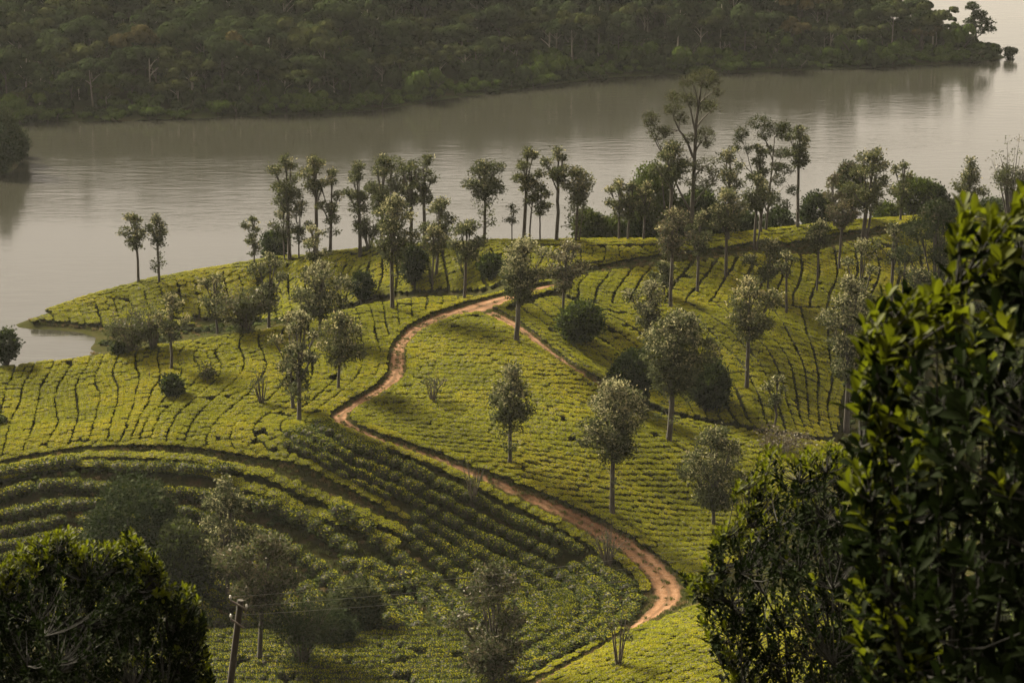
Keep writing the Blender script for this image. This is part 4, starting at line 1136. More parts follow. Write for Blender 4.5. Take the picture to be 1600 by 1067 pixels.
p, mp, f = side_view(1196, 372, 2.0)
L = [([(1196,372),(1197,330),(1200,290),(1204,250),(1207,215)], .2), ([(1197,330),(1185,300),(1172,270),(1164,240),(1160,218)], .13), ([(1204,250),(1194,222),(1184,200)], .1), ([(1207,215),(1216,205)], .1),
     ([(1207,215),(1226,210)], .08), ([(1164,240),(1154,212)], .07), ([(1172,270),(1158,255),(1148,232)], .07), ([(1200,290),(1212,270),(1222,250)], .1), ([(1197,330),(1212,310),(1226,296)], .09), ([(1200,290),(1206,262),(1220,234)], .07), ([(1197,330),(1222,318),(1236,300)], .05)]
PADS = [(1182,192,18,10),(1204,200,20,10),(1220,198,9,8),(1224,212,14,10),(1155,206,11,8),(1150,216,6,6),(1144,229,9,5),(1188,212,12,6),(1166,230,6,6),(1222,246,14,8),(1210,262,10,8),(1226,268,12,9),(1216,284,12,8),(1234,292,9,8),(1206,310,14,10),(1224,318,9,7),(1200,234,6,6)]
limb_tree('flat_topped_tree', 'acacia tree', 'flat topped tree with separate leaf pads on thin branches, right of the eucalyptus', p, None, [([f(*q) for q in l], r) for l, r in L],
          [(*f(x, y), a * mp, b * mp) for x, y, a, b in PADS], 2, ('ever_dark', 'euc', 'oak_dark'), group='open crowned trees on the ridge', leaf=.26, pad_d=1.1)
# ---------------------------------------------------------------- the opposite shore and its forest
SHORE_PX = [(-260,205),(-60,196),(0,193),(60,192),(170,191),(250,188),(330,185),(430,181),(520,178),(590,172),(640,165),(700,156),(760,147),(850,136),(900,128),(960,121),(1060,117),(1200,113),(1350,107),(1480,101),(1560,94),(1576,90),(1560,85),(1500,78),(1420,70),(1360,60),(1335,42),(1325,20),(1340,4),(1385,1),(1380,-14),(1330,-40),(1250,-140)]
SHORE = np.stack([at_height(a, b, 0) for a, b in SHORE_PX])[:, :2]
FAR_POLY = np.concatenate([SHORE, [[250, 1500], [-600, 1500], [-600, 480]]])

def shore_dist(x, y):
    """signed distance to the far shore line, positive on land"""
    x = np.asarray(x, float); y = np.asarray(y, float)
    d = np.full(x.shape, 1e9)
    for a, b in zip(FAR_POLY, np.roll(FAR_POLY, -1, 0)):
        ab = b - a; t = np.clip(((x - a[0]) * ab[0] + (y - a[1]) * ab[1]) / (ab @ ab), 0, 1)
        d = np.minimum(d, np.hypot(x - a[0] - t * ab[0], y - a[1] - t * ab[1]))
    return np.where(in_poly(x, y, FAR_POLY), d, -d)

def far_ground(x, y, d=None):
    d = shore_dist(x, y) if d is None else d
    h = np.where(d < 0, d * .25, np.where(d < 7, .10 * d, .7 + (d - 7) * .24))
    h = np.where(d > 60, 13.4 + (d - 60) * .20, h)
    h = np.minimum(h, 46 + .03 * d)
    return h + np.where(d > 0, np.clip(d / 15, 0, 1) * (1.4 * noise2(np.asarray(x) * .03, np.asarray(y) * .03, 41) + .5 * noise2(np.asarray(x) * .12, np.asarray(y) * .12, 42)), 0)

def far_mat():
    m, n, l, b = new_mat('forest_floor')
    x = noise_node(n, l, .12, 6)
    r = ramp(n, [(.3, (.014, .018, .007)), (.5, (.026, .036, .010)), (.62, (.032, .030, .013)), (.8, (.06, .042, .024))])
    l.new(x.outputs[0], r.inputs[0]); l.new(r.outputs[0], b.inputs['Base Color']); b.inputs['Roughness'].default_value = 1
    b.inputs['Specular IOR Level'].default_value = .1
    return m
gx = np.arange(-420, 300, 4.0); gy = np.concatenate([np.arange(480, 760, 3.0), np.arange(760, 1500, 20)])
X, Y = np.meshgrid(gx, gy); Dm = shore_dist(X, Y)
tag(grid_mesh('far_hillside', X, Y, np.maximum(far_ground(X, Y, Dm), -6), far_mat()), kind='structure')

def far_crown(seed, style):
    """billowing forest crown about 7 m wide with its top at 1 (heights in crown units later scaled)"""
    rng = np.random.default_rng(seed); g = Geo()
    if style == 'dome':
        nl = 9; c = np.stack([rng.normal(size=nl) * 1.5, rng.normal(size=nl) * 1.5, 6.6 + rng.uniform(-1.4, 1.5, nl)], -1); r = rng.uniform(1.0, 1.9, nl)
    elif style == 'tall':
        nl = 9; z = np.linspace(4.2, 9.6, nl); c = np.stack([rng.normal(size=nl) * .8, rng.normal(size=nl) * .8, z], -1); r = np.interp(z, [4, 7, 9.6], [1.0, 1.5, .8]) * rng.uniform(.8, 1.15, nl)
    elif style == 'flat':
        nl = 8; c = np.stack([rng.normal(size=nl) * 2.1, rng.normal(size=nl) * 2.1, 7.6 + rng.uniform(-.5, .6, nl)], -1); r = rng.uniform(.9, 1.5, nl)
    else:   # bush
        nl = 7; c = np.stack([rng.normal(size=nl) * 1.3, rng.normal(size=nl) * 1.3, 1.1 + rng.uniform(-.5, .9, nl)], -1); r = rng.uniform(.7, 1.3, nl)
    for ci, ri in zip(c, r):
        n = int(84 * ri ** 1.6) + 14
        u = unit(rng.normal(size=(n, 3))); u[:, 2] = np.where(u[:, 2] < -.35, -u[:, 2], u[:, 2])
        q = ci + u * ri * np.array([1, 1, .72]) * rng.uniform(.75, 1.05, (n, 1))
        ln = rng.uniform(.45, .9, n)
        blades(g, q, u, ln, ln * .7, rng, 0, face=u)
    return g
def far_trunk(seed, h=7.0):
    rng = np.random.default_rng(seed); g = Geo()
    p = np.array([[0, 0, -.6], [rng.normal() * .15, 0, h * .4], [rng.normal() * .3, rng.normal() * .3, h]])
    tube(g, resample(smooth_line(p, 1), 1.5), np.linspace(.20, .07, len(resample(smooth_line(p, 1), 1.5))), 5)
    for k in range(4):
        a = rng.uniform(0, 6.28); z = h * rng.uniform(.55, .8)
        tube(g, np.array([[0, 0, z], [math.cos(a) * .8, math.sin(a) * .8, z + .8], [math.cos(a) * 1.7, math.sin(a) * 1.7, z + 1.5]]), [.08, .06, .03], 4)
    return g
KINDS_F = [('dome', 'far_a', 'bark', 'dark round crowned tree in the forest across the lake'), ('dome', 'far_b', 'bark_pale', 'olive round crowned tree in the forest across the lake'),
           ('tall', 'far_a', 'bark_pale', 'tall narrow dark tree in the forest across the lake'), ('flat', 'far_b', 'bark_pale', 'flat crowned olive tree in the forest across the lake'),
           ('dome', 'far_c', 'bark', 'rusty brown crowned tree in the forest across the lake'), ('flat', 'far_a', 'bark_pale', 'flat crowned dark tree in the forest across the lake'),
           ('bush', 'far_g', 'bark', 'green waterside bush along the far shore'), ('bush', 'far_a', 'bark', 'dark waterside bush along the far shore')]
M['far_g'] = leaf_mat('waterside_leaves', (.036, .056, .013), .35, .2, .8, .0)
FAR_C, FAR_T, FAR_P = [], [], []
for i, (st, mat, bk, lab) in enumerate(KINDS_F):
    gc = far_crown(200 + i, st); gt = far_trunk(300 + i, 1.2 if st == 'bush' else (8.6 if st == 'tall' else 7.2))
    FAR_C.append(gc.mesh('crown', [M[mat]])); FAR_T.append(gt.mesh('trunk', [M[bk]]))
    both = Geo()
    for a, b in zip(gc.v, gc.f): both.v.append(a); both.f.append(b + 0); both.m.append(np.zeros(len(b), np.int32))
    both.n = gc.n
    for a, b in zip(gt.v, gt.f): both.v.append(a); both.f.append(b + gc.n); both.m.append(np.ones(len(b), np.int32))
    FAR_P.append(bpy.data.objects.new('forest_tree', both.mesh('forest_tree', [M[mat], M[bk]])))

rng = np.random.default_rng(77)
N = 34000
fx = rng.uniform(-240, 235, N); fy = rng.uniform(500, 790, N)
d = shore_dist(fx, fy); k = (d > .8) & (d < 120); fx, fy, d = fx[k], fy[k], d[k]
edge = d < 7.5 + 2.5 * noise2(fx * .04, fy * .04, 51)
md = np.where(edge, 1.9, 3.3)
cell = {}; keep = []
for i in range(len(fx)):
    a, b = int(fx[i] // 4.5), int(fy[i] // 4.5)
    if all((fx[i] - fx[o]) ** 2 + (fy[i] - fy[o]) ** 2 > (.5 * (md[i] + md[o])) ** 2 for p_ in (a - 1, a, a + 1) for q_ in (b - 1, b, b + 1) for o in cell.get((p_, q_), ())):
        cell.setdefault((a, b), []).append(i); keep.append(i)
fx, fy, d, edge = fx[keep], fy[keep], d[keep], edge[keep]
fz = far_ground(fx, fy, d)
n = len(fx)
clearing = (noise2(fx * .035, fy * .06, 61) > .35) & (d > 5) & (d < 20) & (fx < -10)
kind = np.where(edge, rng.choice([6, 7], n, p=[.6, .4]), rng.choice([0, 1, 2, 3, 4, 5], n, p=[.38, .18, .15, .12, .02, .15]))
tipland = fx > 150
kind = np.where(tipland & ~edge, rng.choice([6, 7, 1], n, p=[.4, .3, .3]), kind)
kind = np.where(clearing, 6, kind)
s = np.where(kind >= 6, rng.uniform(.55, 1.25, n), rng.uniform(.62, 1.45, n)) * np.where((d > 20) & (kind < 6), 1.05, .92)
s = np.where(clearing, s * .45, s)
s = np.where(tipland, s * .8, s)
sc = np.stack([s * rng.uniform(.85, 1.15, n), s * rng.uniform(.85, 1.15, n), s * rng.uniform(.85, 1.2, n)], -1)
loc = np.stack([fx, fy, fz - .1], -1)
px_, py_ = project(loc + np.stack([0 * s, 0 * s, np.where(kind >= 6, 1.2, 7) * s], -1))
inview = (px_ > -20) & (px_ < 1620) & (py_ > 6) & (py_ < 300)
rz = rng.uniform(0, 6.28, n)
# show largest: nearest and biggest first
score = np.where(inview, s * np.where(kind >= 6, .45, 1) / (d + 25), 0)
# undergrowth under the forest edge
M_ = 5200
ux = rng.uniform(-240, 200, M_); uy = rng.uniform(500, 700, M_); ud = shore_dist(ux, uy)
uk = (ud > 4) & (ud < 60) & (rng.uniform(size=M_) < np.where(ud < 25, .9, .45)); ux, uy, ud = ux[uk], uy[uk], ud[uk]; m_ = len(ux)
us = rng.uniform(.8, 1.7, m_)
us = np.where((noise2(ux * .035, uy * .06, 61) > .35) & (ux < -10) & (ud < 20), us * .3, us)
U = (np.stack([ux, uy, far_ground(ux, uy, ud) - .2], -1), np.stack([us, us, us * rng.uniform(.9, 1.7, m_)], -1), rng.integers(6, 8, m_), rng.uniform(0, 6.28, m_))
STRETCH = [(130, 'opposite the left headland'), (330, 'straight across from the spit pair'), (560, 'across from the left skyline clump'), (720, 'across from the central skyline clump'), (940, 'across from the middle skyline trees'), (1130, 'behind the giant eucalyptus'), (1330, 'left of the wooded point'), (9999, 'on the wooded point')]
big = np.argsort(-score)[:300]
big = big[score[big] > 0]
for i in big:
    st, mat, bk, lab = KINDS_F[kind[i]]
    bush = kind[i] >= 6
    r = empty('forest_bush' if bush else 'forest_tree', tuple(loc[i]), rz[i]); r.scale = sc[i]
    lab = lab.replace(' in the forest across the lake', '').replace(' along the far shore', '') + (' at the water line' if d[i] < 6 else ' near the far shore' if d[i] < 16 else ' higher on the far slope') + ', ' + next(t for x_, t in STRETCH if px_[i] < x_)
    tag(r, lab, 'bush' if bush else 'tree', 'bushes along the far shore' if bush else 'trees of the forest across the lake')
    link(bpy.data.objects.new('crown', FAR_C[kind[i]]), r)
    link(bpy.data.objects.new('trunk', FAR_T[kind[i]]), r)
rest = np.setdiff1d(np.arange(n), big)
rr_ = np.concatenate([rz[rest], U[3]])
instancer('far_forest', np.concatenate([loc[rest], U[0]]), np.stack([0 * rr_, 0 * rr_, rr_], -1), np.concatenate([sc[rest], U[1]]), np.concatenate([kind[rest], U[2]]), FAR_P)
print('forest', n, len(big))

def far_point(px, py):
    """ground of the far hillside seen at a pixel"""
    sx, sz = ray_dir(px, py)
    ys = np.linspace(480, 800, 640); z = CAM[2] + sz * ys; g_ = far_ground(sx * ys, ys)
    i = int(np.argmax(z <= g_)); y = ys[i]
    return np.array([sx * y, y, float(g_[i])])

# single trees on the tip of the wooded point
p = at_height(1526, 80, .8); mp = px_size(p)
f = lambda x, y: (float((x - project(p)[0]) * mp), float(height_for(p, x, y)[0]))
limb_tree('lakeside_tree', 'tree', 'dark spreading tree standing alone on the tip of the wooded point', p, None,
          [([f(1526,80),f(1524,60),f(1522,40),f(1518,22),f(1514,10)], .3), ([f(1524,60),f(1538,48),f(1548,44)], .15), ([f(1524,60),f(1512,46),f(1506,40)], .15), ([f(1522,40),f(1534,30)], .12), ([f(1522,40),f(1510,30)], .1)],
          [(*f(x, y), a * mp, b * mp) for x, y, a, b in [(1514,9,12,6),(1528,22,12,7),(1538,34,14,7),(1546,46,9,5),(1512,34,10,7),(1508,46,9,7),(1526,46,16,8),(1520,24,8,6)]], 11, ('ever_dark', 'far_a', 'far_b'), group=None, leaf=.5, pad_d=.55)
p = at_height(1440, 88, 1.0); mp = px_size(p)
limb_tree('lakeside_tree', 'tree', 'dark umbrella shaped tree on the wooded point, left of the one on its tip', p, None,
          [([f(1440,88),f(1438,66),f(1436,45),f(1440,30)], .3), ([f(1438,66),f(1452,44),f(1460,36)], .15), ([f(1438,66),f(1420,48),f(1414,42)], .15), ([f(1436,45),f(1428,30)], .12)],
          [(*f(x, y), a * mp, b * mp) for x, y, a, b in [(1440,24,14,8),(1426,32,12,7),(1416,42,10,6),(1456,34,12,7),(1464,44,8,6),(1438,42,20,9)]], 12, ('ever_dark', 'far_a', 'far_b'), group=None, leaf=.5, pad_d=.55)
for i, (bx, by, w, h, lab) in enumerate([(1577,92,22,20,'thin twiggy bush leaning over the water at the very tip of the point')]):
    p = at_height(bx, by, .1)
    stem_shrub('lakeside_bush', 'bush', lab, bx, by, by - h, bx, w, 60 + i, leafy=.7, base=p, mats=('far_a', 'far_a', 'far_b'), group='bushes along the far shore', leaf=.45)

# the wooded headland that enters at the left edge
HEAD = np.stack([at_height(a, b, 0) for a, b in [(36,238),(30,262),(10,272),(-60,290),(-220,300),(-260,190),(-60,196),(10,205),(30,218)]])[:, :2]
cxy = HEAD.mean(0)
g = Geo()
rings = [(1.06, -1.2), (1.0, -.05), (.9, .9), (.6, 2.6), (.25, 3.6)]
hv = []
H2 = resample(smooth_line(np.concatenate([HEAD, HEAD[:1]]), 2), 4)[:-1]
for s_, z_ in rings:
    q = cxy + (H2 - cxy) * s_
    hv.append(np.stack([q[:, 0], q[:, 1], z_ + .25 * noise2(q[:, 0] * .2, q[:, 1] * .2, 8) * (z_ > 0)], -1))
m_ = len(H2); hv = np.concatenate(hv + [np.array([[cxy[0], cxy[1], 4.0]])])
i_, j_ = np.meshgrid(np.arange(len(rings) - 1), np.arange(m_), indexing='ij'); k_ = (j_ + 1) % m_
g.add(hv, np.stack([i_ * m_ + j_, i_ * m_ + k_, (i_ + 1) * m_ + k_, (i_ + 1) * m_ + j_], -1).reshape(-1, 4))
b_ = (len(rings) - 1) * m_; j_ = np.arange(m_)
g.add(hv, np.stack([b_ + j_, b_ + (j_ + 1) % m_, np.full(m_, len(hv) - 1)], -1))
tag(g.build('headland_terrain', [bpy.data.materials['forest_floor']], smooth=True), kind='structure')
for i, (bx, by, top, w, lab) in enumerate([
  (6,262,165,52,'dark tree with high round crown on the headland at the left edge'), (22,250,196,42,'dark bush overhanging the water at the end of the headland'),
  (-4,268,205,50,'low dark bush on the near side of the left headland'), (30,240,212,24,'small dark bush at the outermost tip of the left headland')]):
    p = at_height(bx, by, .6)
    round_bush('headland_bush' if i else 'headland_tree', 'bush' if i else 'tree', lab, bx, by, top, bx, w, 80 + i, stem=.02, base=p, mats=('ever_dark', 'far_a', 'far_b'), n=1.0, leaf=.42, group='plants on the left headland')
# ---------------------------------------------------------------- undergrowth, pole, foreground shrubs
# rough scrub in the gully, at the foot of the right slope and on the spit's shore
UG = [bpy.data.objects.new('scrub', far_crown(400 + i, 'bush').mesh('scrub', [M[m]])) for i, m in enumerate(['ever_dark', 'oak_dark', 'tea_side', 'ever_green'])]
rng = np.random.default_rng(91)
loc = []
for poly, dens in [([(1296,480),(1460,484),(1600,470),(1600,700),(1320,690),(1296,640)], .32), ([(1330,700),(1600,700),(1600,900),(1180,900),(1250,820)], .09), ([(1150,925),(1600,905),(1600,1090),(1310,1090),(1310,930)], .10),
                   ([(-40,900),(230,940),(225,1090),(-40,1090)], .09), ([(1300,690),(1090,925),(1180,905),(1340,700)], .05),
                   ([(330,722),(400,736),(470,760),(560,815),(660,900),(740,985),(300,985),(0,985),(0,760),(150,720)], .035), ([(1455,360),(1600,352),(1600,470),(1522,480),(1522,352)], .08)]:
    pw = np.stack([on_ground(a, b) for a, b in poly])[:, :2]
    lo, hi = pw.min(0), pw.max(0); n = int(dens * np.prod(hi - lo))
    q = rng.uniform(lo, hi, (n, 2)); q = q[in_poly(q[:, 0], q[:, 1], pw)]
    for nm, l in TRACK_W.items():
        dd, i = line_dist(q[:, 0], q[:, 1], l); q = q[dd > l[i, 3] * .5 + .5]
    loc.append(q)
nz_ = len(np.concatenate(loc))
pw = np.stack([on_ground(a, b) for a, b in [(160,538),(240,520),(320,509),(400,502),(440,500),(430,508),(320,522),(240,536),(170,549)]])[:, :2]
q = rng.uniform(pw.min(0), pw.max(0), (900, 2)); loc.append(q[in_poly(q[:, 0], q[:, 1], pw)])
q = np.concatenate(loc); n = len(q)
s = rng.uniform(.22, .55, n) * np.where(np.arange(n) >= nz_, .7, 1)
# the rough ground beyond the tea on either side goes on outside the picture
def inside_frame(q):
    a, b = project(np.stack([q[:, 0], q[:, 1], ground(q[:, 0], q[:, 1])], -1)); return (a > -30) & (a < 1560) & (b < 1090)
q2 = np.concatenate([rng.uniform((36, 190), (165, 372), (5200, 2)), rng.uniform((-118, 190), (-38, 330), (3000, 2)), rng.uniform((-60, 60), (70, 205), (2600, 2))])
q2 = q2[~inside_frame(q2) & (ground(q2[:, 0], q2[:, 1]) > .3)]
q = np.concatenate([q, q2]); s = np.concatenate([s, rng.uniform(.3, .9, len(q2))]); n = len(q)
instancer('undergrowth', np.stack([q[:, 0], q[:, 1], ground(q[:, 0], q[:, 1]) - .1], -1), np.stack([0 * s, 0 * s, rng.uniform(0, 6.28, n)], -1), np.stack([s, s, s * rng.uniform(.6, 1.1, n)], -1), rng.integers(0, 4, n), UG)

# weedy grass tufts on the bare soil beside rows and tracks
gt = Geo(); r2 = np.random.default_rng(3)
a_ = r2.uniform(0, 6.28, 26); b0 = np.stack([.12 * r2.normal(size=26), .12 * r2.normal(size=26), np.full(26, .10)], -1)
blades(gt, b0, np.stack([np.cos(a_) * .5, np.sin(a_) * .5, np.ones(26)], -1), r2.uniform(.2, .42, 26), .06, r2, 0)
GRASS = [bpy.data.objects.new('grass_tuft', gt.mesh('grass_tuft', [leaf_mat('grass_green', (.055, .065, .016), .35, .3, .6, .2)])), bpy.data.objects.new('grass_tuft', gt.mesh('grass_tuft', [leaf_mat('grass_dry', (.13, .10, .05), .35, .3, .7, .1)]))]
loc = []
for nm, l in TRACK_W.items():
    for k in range(14):
        i = rng.integers(0, len(l), len(l)); t = unit(np.gradient(l[:, :2], axis=0))[i]
        side = rng.choice([-1, 1], len(l)) * (l[i, 3] * .5 + np.abs(rng.normal(size=len(l))) * .35 - .12) * np.where(rng.uniform(size=len(l)) < .05, .12, 1)
        loc.append(l[i, :2] + np.stack([-t[:, 1], t[:, 0]], -1) * side[:, None] + rng.normal(size=(len(l), 2)) * .1)
pw = np.stack([on_ground(a, b) for a, b in FIELDS['hollow'][0]])[:, :2]
qq = rng.uniform(pw.min(0), pw.max(0), (5200, 2)); loc.append(qq[in_poly(qq[:, 0], qq[:, 1], pw) & (noise2(qq[:, 0] * .25, qq[:, 1] * .25, 71) > -.25)])
pw = np.stack([on_ground(a, b) for a, b in [(40,500),(110,507),(200,506),(300,508),(400,506),(430,512),(300,520),(180,540),(150,538),(70,510)]])[:, :2]
qq = rng.uniform(pw.min(0), pw.max(0), (16000, 2)); loc.append(qq[in_poly(qq[:, 0], qq[:, 1], pw)])
q = np.concatenate(loc); q = q[ground(q[:, 0], q[:, 1]) > .25]; n = len(q); s = rng.uniform(.5, 1.5, n)
instancer('grass', np.stack([q[:, 0], q[:, 1], ground(q[:, 0], q[:, 1]) + .02], -1), np.stack([0 * s, 0 * s, rng.uniform(0, 6.28, n)], -1), np.stack([s, s, s], -1), (rng.uniform(size=n) < .3).astype(int), GRASS)

# stones lying along the valley floor
def stone(seed, r):
    rng = np.random.default_rng(seed); g = Geo(); nu, nv = 8, 5
    v = []
    for k in range(nv):
        th = math.pi * (k + .5) / nv
        a = np.arange(nu) * 2 * math.pi / nu + .2 * k
        rr = r * math.sin(th) * (1 + .22 * rng.normal(size=nu))
        v.append(np.stack([rr * np.cos(a) * 1.3, rr * np.sin(a), r * .7 * math.cos(th) + np.zeros(nu)], -1))
    v = np.concatenate(v); i, j = np.meshgrid(np.arange(nv - 1), np.arange(nu), indexing='ij'); k = (j + 1) % nu
    g.add(v, np.stack([i * nu + j, (i + 1) * nu + j, (i + 1) * nu + k, i * nu + k], -1).reshape(-1, 4))
    g.add(v, [list(range(nu))]); g.add(v, [list(range(nv * nu - 1, (nv - 1) * nu - 1, -1))])
    return g
M['stone'] = bark_mat('grey_stone', (.12, .10, .085), (.26, .23, .20), 2)
for i, (x, y, r, lab) in enumerate([(1018,1027,.55,'rounded grey boulder among the tea rows of the near bank'), (592,1042,.42,'pale stone at the right end of the row along the valley floor'), (487,1042,.5,'flat pale rock at the foot of the pale stemmed tree in the hollow'), (545,1046,.38,'small pale stone between the two larger ones on the valley floor')]):
    o = stone(500 + i, r).build('stone', [M['stone']], smooth=False); p = on_ground(x, y); o.location = (p[0], p[1], p[2] + r * .3)
    tag(o, lab, 'rock', 'stones along the valley floor')

# utility pole and its wires
def near_point(px, py, dist):
    """point on a pixel's sight line at a given distance ahead"""
    sx, sz = ray_dir(px, py)
    return np.array([sx * dist, dist, CAM[2] + sz * dist])
top = near_point(376, 937, 78.0); foot_xy = near_point(358, 1075, 78.0)
zf = float(ground(foot_xy[0], foot_xy[1]))
slope = (top[0] - foot_xy[0]) / (top[2] - foot_xy[2])
foot = np.array([top[0] - slope * (top[2] - zf), top[1], zf - .5])
pole = empty('utility_pole', tuple(foot)); tag(pole, 'leaning dark wooden utility pole with two cross arms beside the left dark bush', 'utility pole')
M['pole'] = bark_mat('weathered_pole', (.012, .009, .007), (.028, .020, .015), 4)
M['steel'] = bark_mat('rusty_steel', (.05, .04, .035), (.10, .08, .07), 8)
mt, n_, l_, b_ = new_mat('porcelain'); b_.inputs['Base Color'].default_value = (.25, .24, .22, 1); b_.inputs['Roughness'].default_value = .2; M['porcelain'] = mt
mt, n_, l_, b_ = new_mat('wire_metal'); b_.inputs['Base Color'].default_value = (.10, .095, .085, 1); b_.inputs['Metallic'].default_value = .6; b_.inputs['Roughness'].default_value = .45; M['wire'] = mt
tl = top - foot
g = Geo(); tube(g, np.stack([tl * k for k in np.linspace(0, 1, 7)]), np.linspace(.135, .10, 7), 12, cap=True); g.build('shaft', [M['pole']], pole, smooth=True)
ends = []
for zo, xl, xr, nm in ((-.16, -.30, .20, 'upper'), (-.78, -.30, .10, 'lower')):
    c = tl + [0, 0, zo]
    a = c + [xl, -.16, .20]; b = c + [xr, -.16, -.10]
    g = Geo(); tube(g, np.array([a, b]), .034, 6, cap=True)
    arm = g.build('cross_arm', [M['steel']], pole)
    for q in ((a, b) if nm == 'upper' else (a,)):
        gi = Geo(); tube(gi, np.array([q + [0, 0, .0], q + [0, 0, .05], q + [0, 0, .06], q + [0, 0, .12], q + [0, 0, .125], q + [0, 0, .17], q + [0, 0, .18]]), [.02, .02, .04, .045, .03, .034, .01], 8, cap=True)
        gi.build('insulator', [M['porcelain']], arm, smooth=True); ends.append(foot + q + [0, 0, .12])
far = [near_point(1500, 760, 175), near_point(1500, 775, 175), near_point(1500, 800, 175)]
for a, b, lab in zip(ends, far, ['thin power line from the upper left insulator of the pole', 'thin power line from the white insulator right of the pole top', 'thin power line from the lower cross arm of the pole']):
    k = np.linspace(0, 1, 40)[:, None]; l = a * (1 - k) + b * k; l[:, 2] -= (4 * k * (1 - k) * 1.1)[:, 0]
    g = Geo(); tube(g, l, .004, 4)
    o = g.build('power_line', [M['wire']]); tag(o, lab, 'power line', 'power lines from the utility pole')

# ---- leafy shrubs close to the camera
def leaf_mesh(name, mats, seed):
    """obovate leaf of unit length along +Y, folded along its midrib and curling down at the tip; base at the origin"""
    rng = np.random.default_rng(seed)
    t = np.array([0, .12, .35, .6, .82, 1.0]); w = np.array([.02, .07, .17, .225, .17, .0]) * rng.uniform(.9, 1.1)
    z = .10 * t - .16 * t ** 2.2 * rng.uniform(.4, 1.4); v = []
    for a, b, c in zip(t, w, z):
        v += [(-b, a, c + b * .38), (0, a, c), (b, a, c + b * .38)]
    f = []
    for k in range(5):
        for s_ in (0, 1):
            a = 3 * k + s_; f.append((a, a + 1, a + 4, a + 3))
    g = Geo(); g.add(v, f)
    return g
LEAVES = [leaf_mesh('leaf', None, i) for i in range(4)]
LV = [(np.concatenate(l.v), np.concatenate(l.f)) for l in LEAVES]
LEAF_ME = {}
for i, l in enumerate(LEAVES):
    for mm in ('fg_leaf', 'fg_young_lit'):
        LEAF_ME[i, mm] = l.mesh('leaf', [M[mm]], smooth=True)
from mathutils import Matrix

